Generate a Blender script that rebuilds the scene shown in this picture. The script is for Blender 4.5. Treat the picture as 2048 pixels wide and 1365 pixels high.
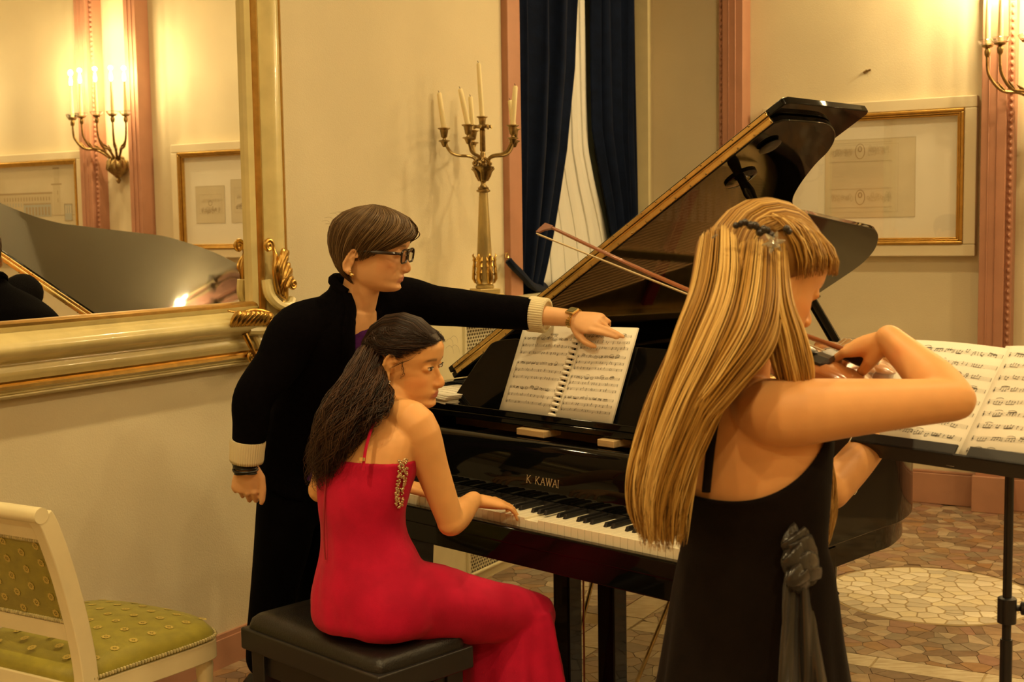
import bpy, bmesh, math, random
from mathutils import Vector, Matrix, noise
R = math.radians
sc = bpy.context.scene
for o in list(bpy.data.objects): bpy.data.objects.remove(o)
COL = sc.collection
random.seed(7)

# ---------------------------------------------------------------- camera, world, exposure
CAM_H, FPX = 1.50, 2550.0
PITCH, ROLL = R(-5.0), R(0.83)
fw = Vector((0, math.cos(PITCH), math.sin(PITCH)))
up0 = Vector((0, -math.sin(PITCH), math.cos(PITCH)))
rt = Vector((1, 0, 0)) * math.cos(ROLL) - up0 * math.sin(ROLL)
up = up0 * math.cos(ROLL) + Vector((1, 0, 0)) * math.sin(ROLL)
CAM = Vector((0, 0, CAM_H))
cd = bpy.data.cameras.new('camera'); cam = bpy.data.objects.new('camera', cd); COL.objects.link(cam)
cam.matrix_world = Matrix(((rt.x, up.x, -fw.x, 0), (rt.y, up.y, -fw.y, 0), (rt.z, up.z, -fw.z, CAM_H), (0, 0, 0, 1)))
cd.sensor_width = 36; cd.lens = FPX / 2048 * 36; cd.clip_start = 0.05; cd.clip_end = 60
cd.dof.use_dof = True; cd.dof.focus_distance = 3.5; cd.dof.aperture_fstop = 7.1
sc.camera = cam
sc.view_settings.view_transform = 'Standard'; sc.view_settings.look = 'None'
sc.view_settings.gamma = 1; sc.view_settings.use_curve_mapping = False
sc.view_settings.exposure = 0.04
sc.cycles.adaptive_threshold = .03; sc.cycles.max_bounces = 7; sc.cycles.diffuse_bounces = 4; sc.cycles.glossy_bounces = 4; sc.cycles.transmission_bounces = 6; sc.cycles.transparent_max_bounces = 8
wd = bpy.data.worlds.new('world'); sc.world = wd; wd.use_nodes = True
wd.node_tree.nodes['Background'].inputs[0].default_value = (0.02, 0.025, 0.04, 1)   # night outside
wd.node_tree.nodes['Background'].inputs[1].default_value = 0.3
WARM = (1.0, 0.735, 0.345)
DOWN_W, SCONCE_W = 25.0, 11.0

# ---------------------------------------------------------------- geometry helpers
def ang(a): return Vector((math.sin(R(a)), math.cos(R(a)), 0))
def ray(x, y): return (fw * FPX + rt * (x - 1024) - up * (y - 682.5)).normalized()
def P(x, y, Y):                       # point of the place seen at photo pixel (x, y), Y metres in front of the photographer
    r = ray(x, y); return CAM + r * (Y / r.y)
def onz(x, y, z):
    r = ray(x, y); return CAM + r * ((z - CAM_H) / r.z)
def V(*a): return Vector(a)
def frame(o, x, z):
    x = x.normalized(); y = z.cross(x).normalized(); z = x.cross(y)
    return Matrix(((x.x, y.x, z.x, o.x), (x.y, y.y, z.y, o.y), (x.z, y.z, z.z, o.z), (0, 0, 0, 1)))
def lerp(a, b, t): return a + (b - a) * t
def catmull(pts, n):
    """resample a list of tuples/vectors by Catmull-Rom, n steps per span"""
    pts = [Vector(p) for p in pts]; out = []
    for i in range(len(pts) - 1):
        p0 = pts[max(i - 1, 0)]; p1 = pts[i]; p2 = pts[i + 1]; p3 = pts[min(i + 2, len(pts) - 1)]
        for k in range(n):
            t = k / n
            out.append(0.5 * ((2 * p1) + (p2 - p0) * t + (2 * p0 - 5 * p1 + 4 * p2 - p3) * t * t + (3 * p1 - p0 - 3 * p2 + p3) * t ** 3))
    out.append(pts[-1]); return out
def interp(tab, x):
    if x <= tab[0][0]: return tab[0][1]
    for (a, va), (b, vb) in zip(tab, tab[1:]):
        if x <= b: return va + (vb - va) * (x - a) / (b - a)
    return tab[-1][1]

def wmat(o):
    m = o.matrix_basis.copy()
    while o.parent: o = o.parent; m = o.matrix_basis @ m
    return m
class MB:
    def __init__(s): s.v = []; s.f = []; s.m = []
    def add(s, vs, fs, M=None, mi=0):
        b = len(s.v)
        s.v += [(M @ Vector(v)) if M else Vector(v) for v in vs]
        s.f += [tuple(i + b for i in f) for f in fs]; s.m += [mi] * len(fs); return s
    def box(s, lo, hi, M=None, mi=0):
        x0, y0, z0 = lo; x1, y1, z1 = hi
        return s.add([(x0,y0,z0),(x1,y0,z0),(x1,y1,z0),(x0,y1,z0),(x0,y0,z1),(x1,y0,z1),(x1,y1,z1),(x0,y1,z1)],
                     [(0,3,2,1),(4,5,6,7),(0,1,5,4),(1,2,6,5),(2,3,7,6),(3,0,4,7)], M, mi)
    def cbox(s, c, h, M=None, mi=0):
        return s.box([c[i] - h[i] for i in range(3)], [c[i] + h[i] for i in range(3)], M, mi)
    def rings(s, rs, cap=True, close=True, M=None, mi=0):
        n = len(rs[0]); vs = [p for r in rs for p in r]; fs = []
        for i in range(len(rs) - 1):
            for j in range(n if close else n - 1):
                k = (j + 1) % n
                fs.append((i*n + j, i*n + k, (i+1)*n + k, (i+1)*n + j))
        if cap and close:
            fs.append(tuple(range(n))[::-1]); fs.append(tuple((len(rs)-1)*n + j for j in range(n)))
        return s.add(vs, fs, M, mi)
    def tube(s, pts, rad, seg=8, cap=True, M=None, mi=0, flat=1.0, upv=None, rnd=False):
        """tube along pts; rad one number or a list; flat scales the second axis"""
        pts = [Vector(p) for p in pts]; n = len(pts)
        rad = [rad] * n if isinstance(rad, (int, float)) else list(rad)
        if rnd:   # hemispherical ends
            d0 = (pts[0] - pts[1]).normalized(); d1 = (pts[-1] - pts[-2]).normalized()
            a = [(pts[0] + d0 * rad[0] * math.sin(t), rad[0] * math.cos(t)) for t in (R(88), R(60), R(30))]
            b = [(pts[-1] + d1 * rad[-1] * math.sin(t), rad[-1] * math.cos(t)) for t in (R(30), R(60), R(88))]
            pts = [p for p, _ in a] + pts + [p for p, _ in b]; rad = [r for _, r in a] + rad + [r for _, r in b]; n = len(pts)
        rs = []; u = None
        for i in range(n):
            t = (pts[min(i+1, n-1)] - pts[max(i-1, 0)]);
            t = t.normalized() if t.length > 1e-9 else Vector((0, 0, 1))
            if u is None:
                u = Vector(upv) if upv is not None else (Vector((0,0,1)) if abs(t.z) < .9 else Vector((0,1,0)))
            u = (u - t * u.dot(t)); u = u.normalized() if u.length > 1e-6 else t.orthogonal().normalized()
            w = t.cross(u)
            rs.append([pts[i] + (w * math.cos(2*math.pi*k/seg) + u * (math.sin(2*math.pi*k/seg) * flat)) * rad[i] for k in range(seg)])
        return s.rings(rs, cap, True, M, mi)
    def lathe(s, prof, seg=20, M=None, mi=0, cap=True, sq=None):
        rs = []
        for r, z in prof:
            r = max(r, 1e-4)
            rs.append([(r * math.cos(2*math.pi*k/seg + (sq or 0)), r * math.sin(2*math.pi*k/seg + (sq or 0)), z) for k in range(seg)])
        return s.rings(rs, cap, True, M, mi)
    def ell(s, c, r, seg=16, rg=10, M=None, mi=0):
        c = Vector(c); r = r if hasattr(r, '__len__') else (r, r, r); rs = []
        for i in range(rg + 1):
            t = math.pi * i / rg; q = max(math.sin(t), 1e-3)
            rs.append([(c[0] + r[0]*q*math.cos(2*math.pi*k/seg), c[1] + r[1]*q*math.sin(2*math.pi*k/seg), c[2] - r[2]*math.cos(t)) for k in range(seg)])
        return s.rings(rs, True, True, M, mi)
    def prism(s, poly, z0, z1, M=None, mi=0):
        n = len(poly)
        return s.add([(x, y, z0) for x, y in poly] + [(x, y, z1) for x, y in poly],
                     [tuple(range(n))[::-1], tuple(range(n, 2*n))] + [(i, (i+1) % n, n + (i+1) % n, n + i) for i in range(n)], M, mi)
    def grid(s, rows, M=None, mi=0):
        return s.rings(rows, False, False, M, mi)
    def build(s, name, mats, parent=None, smooth=True, world=False, bevel=0, solid=0, sub=0, autos=None):
        me = bpy.data.meshes.new(name)
        vs = s.v
        if world and parent is not None:
            inv = wmat(parent).inverted(); vs = [inv @ v for v in vs]
        me.from_pydata([tuple(v) for v in vs], [], s.f)
        mats = mats if isinstance(mats, (list, tuple)) else [mats]
        for m in mats: me.materials.append(m)
        if len(mats) > 1: me.polygons.foreach_set('material_index', s.m)
        bm = bmesh.new(); bm.from_mesh(me); bmesh.ops.recalc_face_normals(bm, faces=bm.faces); bm.to_mesh(me); bm.free()
        if smooth:
            me.polygons.foreach_set('use_smooth', [True] * len(me.polygons))
            me.set_sharp_from_angle(angle=R(autos or 40))
        me.update()
        return link(name, me, parent, bevel, solid, sub)
def link(name, me, parent=None, bevel=0, solid=0, sub=0):
    o = bpy.data.objects.new(name, me); COL.objects.link(o)
    if parent is not None: o.parent = parent
    if solid:
        d = o.modifiers.new('solid', 'SOLIDIFY'); d.thickness = solid; d.offset = 0
    if bevel:
        d = o.modifiers.new('bevel', 'BEVEL'); d.width = bevel; d.segments = 2; d.limit_method = 'ANGLE'; d.angle_limit = R(40)
        d.harden_normals = True
    if sub:
        d = o.modifiers.new('sub', 'SUBSURF'); d.levels = sub; d.render_levels = sub
    return o
def thing(name, label, cat, M=None, group=None):
    o = bpy.data.objects.new(name, None); COL.objects.link(o); o.empty_display_size = .1
    if M is not None: o.matrix_basis = M if isinstance(M, Matrix) else Matrix.Translation(M)
    return tag(o, label, cat, group)
def tag(o, label, cat, group=None):
    o['label'] = label; o['category'] = cat
    if group: o['group'] = group
    return o
def struct(o): o['kind'] = 'structure'; return o
def stuff(o): o['kind'] = 'stuff'; return o

# ---------------------------------------------------------------- materials
def mat(name, col, rough=.5, metal=0, var=0, vscale=8, col2=None, bump=0, bscale=60, coat=0, spec=.5, trans=0, emit=0, ecol=None,
        sheen=0, sss=0, stretch=(1, 1, 1), kind='noise', alpha=1, transl=0):
    m = bpy.data.materials.new(name); m.use_nodes = True; nt = m.node_tree; b = nt.nodes['Principled BSDF']
    I = b.inputs; I['Base Color'].default_value = (*col, 1); I['Roughness'].default_value = rough; I['Metallic'].default_value = metal
    I['Coat Weight'].default_value = coat; I['Coat Roughness'].default_value = .04; I['Specular IOR Level'].default_value = spec
    I['Transmission Weight'].default_value = trans; I['Sheen Weight'].default_value = sheen; I['Alpha'].default_value = alpha
    if sss:
        I['Subsurface Weight'].default_value = sss; I['Subsurface Radius'].default_value = (.012, .005, .003); I['Subsurface Scale'].default_value = 1
    if emit:
        I['Emission Color'].default_value = (*(ecol or col), 1); I['Emission Strength'].default_value = emit
    if var or bump:
        tc = nt.nodes.new('ShaderNodeTexCoord'); mp = nt.nodes.new('ShaderNodeMapping'); mp.inputs['Scale'].default_value = stretch
        nt.links.new(tc.outputs['Object'], mp.inputs[0])
    if var or col2:
        if kind == 'wave':
            n = nt.nodes.new('ShaderNodeTexWave'); n.inputs['Scale'].default_value = vscale; n.inputs['Distortion'].default_value = 3; n.inputs['Detail'].default_value = 3
            fo = n.outputs['Fac']
        else:
            n = nt.nodes.new('ShaderNodeTexNoise'); n.inputs['Scale'].default_value = vscale; n.inputs['Detail'].default_value = 5; fo = n.outputs['Fac']
        nt.links.new(mp.outputs[0], n.inputs['Vector'])
        rp = nt.nodes.new('ShaderNodeValToRGB'); c2 = col2 or tuple(max(0, c * (1 - var)) for c in col)
        rp.color_ramp.elements[0].position = .36; rp.color_ramp.elements[1].position = .64
        rp.color_ramp.elements[0].color = (*c2, 1); rp.color_ramp.elements[1].color = (*col, 1)
        nt.links.new(fo, rp.inputs[0]); nt.links.new(rp.outputs[0], I['Base Color'])
    if bump:
        n2 = nt.nodes.new('ShaderNodeTexNoise'); n2.inputs['Scale'].default_value = bscale; n2.inputs['Detail'].default_value = 4
        nt.links.new(mp.outputs[0], n2.inputs['Vector'])
        bp = nt.nodes.new('ShaderNodeBump'); bp.inputs['Strength'].default_value = min(1, bump); bp.inputs['Distance'].default_value = .004
        nt.links.new(n2.outputs['Fac'], bp.inputs['Height']); nt.links.new(bp.outputs[0], I['Normal'])
    return m
def attr_mat(name, rough=.5, attr='Col', sss=0, spec=.5, bump=0, bscale=300, sheen=0, aniso=0):
    m = mat(name, (.8, .8, .8), rough, sss=sss, spec=spec, bump=bump, bscale=bscale, sheen=sheen)
    nt = m.node_tree; a = nt.nodes.new('ShaderNodeAttribute'); a.attribute_name = attr
    nt.links.new(a.outputs['Color'], nt.nodes['Principled BSDF'].inputs['Base Color'])
    nt.nodes['Principled BSDF'].inputs['Anisotropic'].default_value = aniso
    return m
def setcol(me, fn, attr='Col'):
    ca = me.color_attributes.new(attr, 'FLOAT_COLOR', 'POINT')
    for i, v in enumerate(me.vertices): ca.data[i].color = (*fn(v.co, i), 1)
def remesh(mb, voxel, smooth=3, sfac=.5):
    """one continuous skin around all volumes of mb"""
    me = bpy.data.meshes.new('tmp'); me.from_pydata([tuple(v) for v in mb.v], [], mb.f)
    bm = bmesh.new(); bm.from_mesh(me); bmesh.ops.recalc_face_normals(bm, faces=bm.faces); bm.to_mesh(me); bm.free()
    o = bpy.data.objects.new('tmp', me); COL.objects.link(o)
    d = o.modifiers.new('r', 'REMESH'); d.mode = 'VOXEL'; d.voxel_size = voxel
    if smooth:
        d = o.modifiers.new('s', 'SMOOTH'); d.iterations = smooth; d.factor = sfac
    dg = bpy.context.evaluated_depsgraph_get(); dg.update()
    r = bpy.data.meshes.new_from_object(o.evaluated_get(dg)); bpy.data.objects.remove(o)
    r.polygons.foreach_set('use_smooth', [True] * len(r.polygons))
    return r
def put(name, me, m, parent):
    """link a world-space mesh under parent"""
    me.transform(wmat(parent).inverted())
    me.materials.clear(); me.materials.append(m); me.name = name
    return link(name, me, parent)

M_ = {}
def defmats():
    G = M_
    G['wall'] = mat('wall_plaster', (.70, .62, .43), .8, var=.10, vscale=1.3, bump=.25, bscale=180)
    G['wallpanel'] = mat('panel_plaster', (.70, .61, .42), .75, var=.06, vscale=2)
    G['pink'] = mat('pink_paint', (.46, .225, .145), .45, var=.10, vscale=6, bump=.1, bscale=40)
    G['base'] = mat('baseboard_paint', (.47, .24, .15), .4, var=.15, vscale=5)
    G['ceil'] = mat('ceiling_paint', (.78, .72, .56), .8)
    G['black'] = mat('piano_lacquer', (.003, .003, .003), .045, spec=.25)
    G['blacksatin'] = mat('black_satin', (.012, .011, .011), .35)
    G['brass'] = mat('brass', (.90, .66, .27), .30, 1, var=.15, vscale=30)
    G['gold'] = mat('antique_gilt', (.66, .42, .12), .30, 1, var=.18, vscale=25)
    G['bronze'] = mat('aged_bronze', (.42, .30, .13), .36, 1, var=.4, vscale=40)
    G['ivorylac'] = mat('ivory_lacquer', (.72, .62, .30), .22, var=.14, vscale=10, coat=.5)
    G['cream'] = mat('cream_paint', (.76, .68, .42), .38, var=.06, vscale=12)
    G['paper'] = mat('paper', (.84, .80, .68), .7)
    G['ink'] = mat('ink', (.04, .03, .02), .7)
    G['sepia'] = mat('sepia_ink', (.40, .30, .17), .8)
    G['stain'] = mat('pale_sepia', (.58, .50, .33), .8)
    G['keyw'] = mat('key_ivory', (.86, .80, .62), .22)
    G['felt'] = mat('red_felt', (.35, .02, .02), .9)
    G['wood'] = mat('pale_wood', (.62, .44, .22), .45, var=.3, vscale=5, stretch=(1, 12, 12))
    G['redwood'] = mat('varnished_wood', (.32, .10, .03), .25, var=.3, vscale=10, coat=.6)
    G['steel'] = mat('steel', (.6, .58, .54), .25, 1)
    G['wax'] = mat('candle_wax', (.80, .68, .36), .45, sss=.2)
    G['glass'] = mat('clear_glass', (1, 1, 1), .02, trans=1)
    G['navy'] = mat('navy_velvet', (.004, .009, .030), .8, var=.3, vscale=14, sheen=.05, bump=.2, bscale=90, spec=.08)
    G['sheer'] = mat('white_voile', (.72, .72, .68), .8)
    G['green'] = mat('pale_green_paint', (.40, .47, .36), .6)
defmats()
# ---------------------------------------------------------------- the room
CORN = Vector((.850, 7.581, 0)); nL = ang(120); nR = ang(210)     # nL, nR point into the room from the left and the right wall
def W(r, l, z): return CORN + nL * r + nR * l + Vector((0, 0, z))
RW, RL, RH = 8.2, 10.6, 3.9
def wbox(mb, r0, r1, l0, l1, z0, z1, mi=0):
    q = [W(r, l, z) for z in (z0, z1) for r, l in ((r0, l0), (r1, l0), (r1, l1), (r0, l1))]
    return mb.add(q, [(0,3,2,1),(4,5,6,7),(0,1,5,4),(1,2,6,5),(2,3,7,6),(3,0,4,7)], None, mi)
def wcell(q):
    d = q - CORN; return d.dot(nL), d.dot(nR)
def loc(p):
    d = p - CAM; z = d.dot(fw); return 1024 + FPX*d.dot(rt)/z, 682.5 - FPX*d.dot(up)/z

WIN0, WIN1, WZ0, WZ1 = .10, 1.66, 1.18, 3.35       # window opening in the left wall
b = MB(); wbox(b, -.3, 0, -.3, WIN0, 0, RH); wbox(b, -.3, 0, WIN1, RL, 0, RH); wbox(b, -.3, 0, WIN0, WIN1, 0, WZ0); wbox(b, -.3, 0, WIN0, WIN1, WZ1, RH)
struct(b.build('wall_left', M_['wall'], smooth=False))
b = MB(); wbox(b, -.3, RW, -.3, 0, 0, RH); struct(b.build('wall_right', M_['wall'], smooth=False))
b = MB(); wbox(b, RW, RW + .2, -.3, RL, 0, RH); struct(b.build('wall_far', M_['wall'], smooth=False))
b = MB(); wbox(b, -.3, RW + .2, RL, RL + .2, 0, RH); struct(b.build('wall_back', mat('ochre_plaster', (.62, .30, .07), .7, var=.1, vscale=2), smooth=False))
b = MB(); wbox(b, 0, RW, 9.0, RL, 2.5, 2.7); wbox(b, 0, RW, 8.96, 9.0, 2.44, 2.76); struct(b.build('ceiling_soffit', M_['ceil'], smooth=False))
b = MB(); wbox(b, -.3, RW + .2, -.3, RL + .2, RH, RH + .15); struct(b.build('ceiling', M_['ceil'], smooth=False))
b = MB(); wbox(b, 0, .02, 0, RL, 0, .10); wbox(b, 0, .012, 0, RL, .10, .115); struct(b.build('baseboard_left', M_['base'], smooth=False))

# window with its lining, sash and panes
win = bpy.data.objects.new('window_1', None); COL.objects.link(win); struct(win); win.matrix_basis = Matrix.Translation(W(-.1, .88, WZ0))
b = MB()
wbox(b, -.28, .035, WIN1 - .02, WIN1 + .10, WZ0 - .02, WZ1 + .1); wbox(b, -.28, .035, WIN0 + .03, WIN1 + .10, WZ1 - .02, WZ1 + .1)
b.build('window_casing', M_['pink'], win, False, True, bevel=.006)
b = MB(); wbox(b, -.28, .02, WIN0 - .02, WIN0 + .02, WZ0 - .02, WZ1 + .1); b.build('window_reveal', M_['cream'], win, False, True)
b = MB(); wbox(b, -.185, -.165, WIN0 + .03, .92, WZ0 + .01, WZ1 - .03); b.build('inner_shutter', M_['green'], win, False, True)
b = MB(); wbox(b, -.30, .03, WIN0, WIN1, WZ0 - .04, WZ0); b.build('window_sill', M_['cream'], win, False, True, bevel=.004)
for l0, l1 in ((WIN0 + .02, .86), (.90, WIN1 - .02)):
    b = MB()
    for a, c_, z0, z1 in ((l0, l0 + .06, WZ0, WZ1 - .02), (l1 - .06, l1, WZ0, WZ1 - .02), (l0, l1, WZ0, WZ0 + .07), (l0, l1, WZ1 - .09, WZ1 - .02), (l0, l1, 2.25, 2.31)): wbox(b, -.25, -.19, a, c_, z0, z1)
    b.build('window_sash', M_['green'], win, False, True)
    b = MB(); wbox(b, -.225, -.215, l0 + .05, l1 - .05, WZ0 + .05, WZ1 - .07); b.build('window_pane', M_['glass'], win, False, True)

# right wall: painted pilasters in pairs, each pair framing a panel with its sconce
UNITS = (.275, 2.18, 4.43, 6.75)
def bead_strip(mb, r, l, z0, z1, pitch=.036, w=.013):
    z = z0
    while z < z1:
        c = W(r, l, z + pitch / 2); n = 6
        top = [c + nL * (w * math.cos(a)) + Vector((0, 0, pitch * .44 * math.sin(a))) for a in [2 * math.pi * k / n for k in range(n)]]
        mb.add(top + [c + nR * .014], [(k, (k + 1) % n, n) for k in range(n)]); z += pitch
k = 0
for uc in UNITS:
    for sgn in (-1, 1):
        if uc + sgn * .25 < .1: continue
        k += 1
        f0, f1 = sorted((uc + sgn * .32, uc + sgn * .20)); i0, i1 = sorted((uc + sgn * .20, uc + sgn * .165))
        b = MB(); wbox(b, f0, f1, 0, .13, .18, RH - .05); wbox(b, i0, i1, 0, .09, .18, RH - .05)
        wbox(b, f0 + .035, f0 + .041, .13, .136, .3, RH - .2); wbox(b, f1 - .046, f1 - .040, .13, .136, .3, RH - .2)
        t = struct(b.build('trim_%d' % k, M_['pink'], None, False, bevel=.004))
        b = MB(); bead_strip(b, (i0 + i1) / 2, .09, .3, 3.7); stuff(b.build('bead_moulding', M_['pink'], t))
b = MB(); wbox(b, 0, RW, 0, .03, 0, .165); wbox(b, 0, RW, 0, .02, .165, .18)
for uc in UNITS:
    for sgn in (-1, 1):
        if uc + sgn * .25 > .1: f0, f1 = sorted((uc + sgn * .335, uc + sgn * .15)); wbox(b, f0, f1, 0, .14, 0, .19)
struct(b.build('baseboard_right', M_['base'], None, False, bevel=.004))

# ---------------------------------------------------------------- floor: palladiana of marble chips, a pale medallion and pale strips
floor_m = mat('floor_mortar', (.20, .135, .08), .35, var=.3, vscale=20)
b = MB(); wbox(b, -.3, RW, -.3, RL, -.12, -.004); floor = struct(b.build('floor', floor_m, smooth=False))
MED = Vector((1.69, 5.07, 0)); MEDR = .405
SR, SL = 1.02, 2.68                      # pale strips: constant r, constant l
def marble(n, c, v=.25): return mat(n, c, .28, var=v, vscale=22, coat=.15)
DARK = [marble('brown_marble_%d' % i, c) for i, c in enumerate(((.27,.17,.10),(.34,.23,.14),(.22,.15,.10),(.40,.29,.18),(.30,.17,.12),(.26,.21,.15),(.44,.35,.24),(.33,.19,.09),(.20,.13,.085)))]
PALE = [marble('pale_marble_%d' % i, c, .12) for i, c in enumerate(((.74,.66,.49),(.80,.73,.57),(.68,.60,.44),(.55,.49,.37),(.76,.67,.46)))]
STRIP = mat('strip_marble', (.62, .54, .38), .25, col2=(.46, .38, .25), var=.2, vscale=14, stretch=(1, 6, 1))
MEDG = mat('medallion_mortar', (.34, .25, .12), .5)
def clip(poly, a, n):                    # keep side (p-a).n <= 0
    out = []
    for i in range(len(poly)):
        p, q = poly[i], poly[(i + 1) % len(poly)]
        dp = (p[0]-a[0])*n[0] + (p[1]-a[1])*n[1]; dq = (q[0]-a[0])*n[0] + (q[1]-a[1])*n[1]
        if dp <= 0: out.append(p)
        if dp * dq < 0:
            t = dp / (dp - dq); out.append((p[0] + (q[0]-p[0])*t, p[1] + (q[1]-p[1])*t))
    return out
def cells(sites, size, bound):
    grid = {}
    for i, s in enumerate(sites): grid.setdefault((int(s[0] // size), int(s[1] // size)), []).append(i)
    for i, s in enumerate(sites):
        poly = bound(s); gx, gy = int(s[0] // size), int(s[1] // size)
        for dx in (-2,-1,0,1,2):
            for dy in (-2,-1,0,1,2):
                for j in grid.get((gx+dx, gy+dy), ()):
                    if j == i: continue
                    q = sites[j]; poly = clip(poly, ((s[0]+q[0])/2, (s[1]+q[1])/2), (q[0]-s[0], q[1]-s[1]))
                    if len(poly) < 3: break
        if len(poly) >= 3: yield s, poly
def shrink(poly, g):
    cx = sum(p[0] for p in poly)/len(poly); cy = sum(p[1] for p in poly)/len(poly)
    r = sum(math.hypot(p[0]-cx, p[1]-cy) for p in poly)/len(poly); k = max(.5, 1 - g / r)
    return [(cx + (p[0]-cx)*k, cy + (p[1]-cy)*k) for p in poly]
random.seed(11)
def sq(s, h): return [(s[0]-h, s[1]-h), (s[0]+h, s[1]-h), (s[0]+h, s[1]+h), (s[0]-h, s[1]+h)]
def tovis(poly): return [loc(Vector((p[0], p[1], 0))) for p in poly]
def shows(q):
    x = sum(p[0] for p in q)/len(q); y = sum(p[1] for p in q)/len(q)
    return (1650 < x < 2060 and 995 < y < 1370) or (1010 < x < 1345 and 1125 < y < 1370) or (1655 < x < 1800 and 1050 < y < 1370)
def area(q): return abs(sum(q[i][0]*q[(i+1) % len(q)][1] - q[(i+1) % len(q)][0]*q[i][1] for i in range(len(q)))) / 2
items = []
# medallion stones
S1 = []
while len(S1) < 120:
    a = random.uniform(0, 2*math.pi); r = MEDR * math.sqrt(random.random()); p = (MED.x + r*math.cos(a), MED.y + r*math.sin(a))
    if all(math.hypot(p[0]-q[0], p[1]-q[1]) > .050 for q in S1) or random.random() < .01: S1.append(p)
med = [(MED.x + MEDR*math.cos(2*math.pi*k/48), MED.y + MEDR*math.sin(2*math.pi*k/48)) for k in range(48)]
medout = [(MED.x + (MEDR+.012)*math.cos(2*math.pi*k/48), MED.y + (MEDR+.012)*math.sin(2*math.pi*k/48)) for k in range(48)]
mb = MB(); mb.prism(medout, -.004, -.0012); mb.build('medallion_bed', MEDG, floor, False)
for s, poly in cells(S1, .09, lambda s: list(med)):
    items.append((shrink(poly, .0042), random.choice(PALE), 'medallion'))
# field stones
size = .066; S2 = []
x = -1.0
while x < 3.9:
    y = 2.6
    while y < 7.5:
        S2.append((x + random.uniform(-.045, .045), y + random.uniform(-.045, .045))); y += size
    x += size
def field_bound(s): return sq(s, .2)
for s, poly in cells(S2, .1, field_bound):
    r, l = wcell(Vector((s[0], s[1], 0)))
    if r < .02 or l < .02: continue
    # cut off by the strips and the medallion
    for base, n, wd_ in ((W(SR, 0, 0), nL, .065), (W(0, SL, 0), nR, .06)):
        sd = 1 if (Vector((s[0], s[1], 0)) - base).dot(n) > 0 else -1
        a = base + n * (wd_ * sd); poly = clip(poly, (a.x, a.y), (-n.x*sd, -n.y*sd))
    d = math.hypot(s[0]-MED.x, s[1]-MED.y)
    if d < MEDR + .005: continue
    if d < MEDR + .2:
        ux, uy = (s[0]-MED.x)/d, (s[1]-MED.y)/d; poly = clip(poly, (MED.x + ux*(MEDR+.014), MED.y + uy*(MEDR+.014)), (-ux, -uy))
    if len(poly) < 3 or area(poly) < 3e-4: continue
    items.append((shrink(poly, .0018), random.choice(DARK), 'field'))
ranked = []
for it in items:
    q = tovis(it[0]); ranked.append((area(q) if shows(q) else 0, it))
fieldr = sorted([r for r in ranked if r[1][2] == 'field'], key=lambda r: -r[0])
single = [r[1] for r in ranked if r[1][2] == 'medallion'] + [r[1] for r in fieldr[:150] if r[0] > 0]
rest = [r[1] for r in fieldr[150:]] if True else []
for poly, m, kd in single:
    cx = sum(p[0] for p in poly)/len(poly); cy = sum(p[1] for p in poly)/len(poly)
    mb = MB(); mb.prism([(p[0]-cx, p[1]-cy) for p in poly], -.004, random.uniform(-.0004, .0003)); o = mb.build('medallion_stone' if kd == 'medallion' else 'marble_chip', m, floor, False); o.location = (cx, cy, 0)
mb = MB()
for poly, m, kd in rest: mb.prism(poly, -.004, random.uniform(-.0004, .0003), None, DARK.index(m))
stuff(mb.build('marble_chips', DARK, floor, False))
def strip(along, fixed, half, t0, t1, step):
    t = t0
    while t < t1:
        b = MB(); g = .004; t2 = t + step * random.uniform(.8, 1.2)
        if along == 'l': wbox(b, fixed - half + g, fixed + half - g, t + g, t2 - g, -.004, .0002)
        else: wbox(b, t + g, t2 - g, fixed - half + g, fixed + half - g, -.004, .0002)
        b.build('marble_slab', STRIP, floor, False); t = t2
strip('l', SR, .065, .1, 5.5, .42)
strip('r', SL, .06, SR + .07, 4.2, .42); strip('r', SL, .06, .12, SR - .42, .38)
b = MB(); wbox(b, SR - .066, SR + .066, .05, 5.6, -.0045, -.0025); wbox(b, .1, SR - .066, SL - .062, SL + .062, -.0045, -.0025); wbox(b, SR + .066, 4.3, SL - .062, SL + .062, -.0045, -.0025)
b.build('strip_bed', MEDG, floor, False)

# ---------------------------------------------------------------- ceiling downlights
glow = mat('lamp_glow', (1, .9, .7), .5, emit=14, ecol=(1, .80, .48))
k = 0
for r in (1.3, 3.7, 6.2):
    for l in (1.6, 3.9, 6.3, 8.2):
        pos = W(r, l, RH)
        t = thing('ceiling_downlight', 'recessed round ceiling lamp above the room', 'lamp', pos, 'recessed ceiling lamps')
        b = MB(); b.lathe([(.075, 0), (.105, 0), (.105, -.012), (.09, -.016), (.075, -.012)], 24, cap=False); b.build('lamp_ring', M_['cream'], t)
        b = MB(); b.lathe([(.001, -.004), (.074, -.004), (.074, -.001), (.001, -.001)], 24); b.build('lamp_disc', glow, t)
        ld = bpy.data.lights.new('downlight', 'AREA'); ld.shape = 'DISK'; ld.size = .14; ld.energy = DOWN_W * {1.6: .75, 3.9: .85, 6.3: 1.15, 8.2: 1.2}[l]; ld.color = WARM; ld.spread = R(150)
        lo = bpy.data.objects.new('downlight', ld); COL.objects.link(lo); lo.parent = t; lo.location = (0, 0, -.03)

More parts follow.
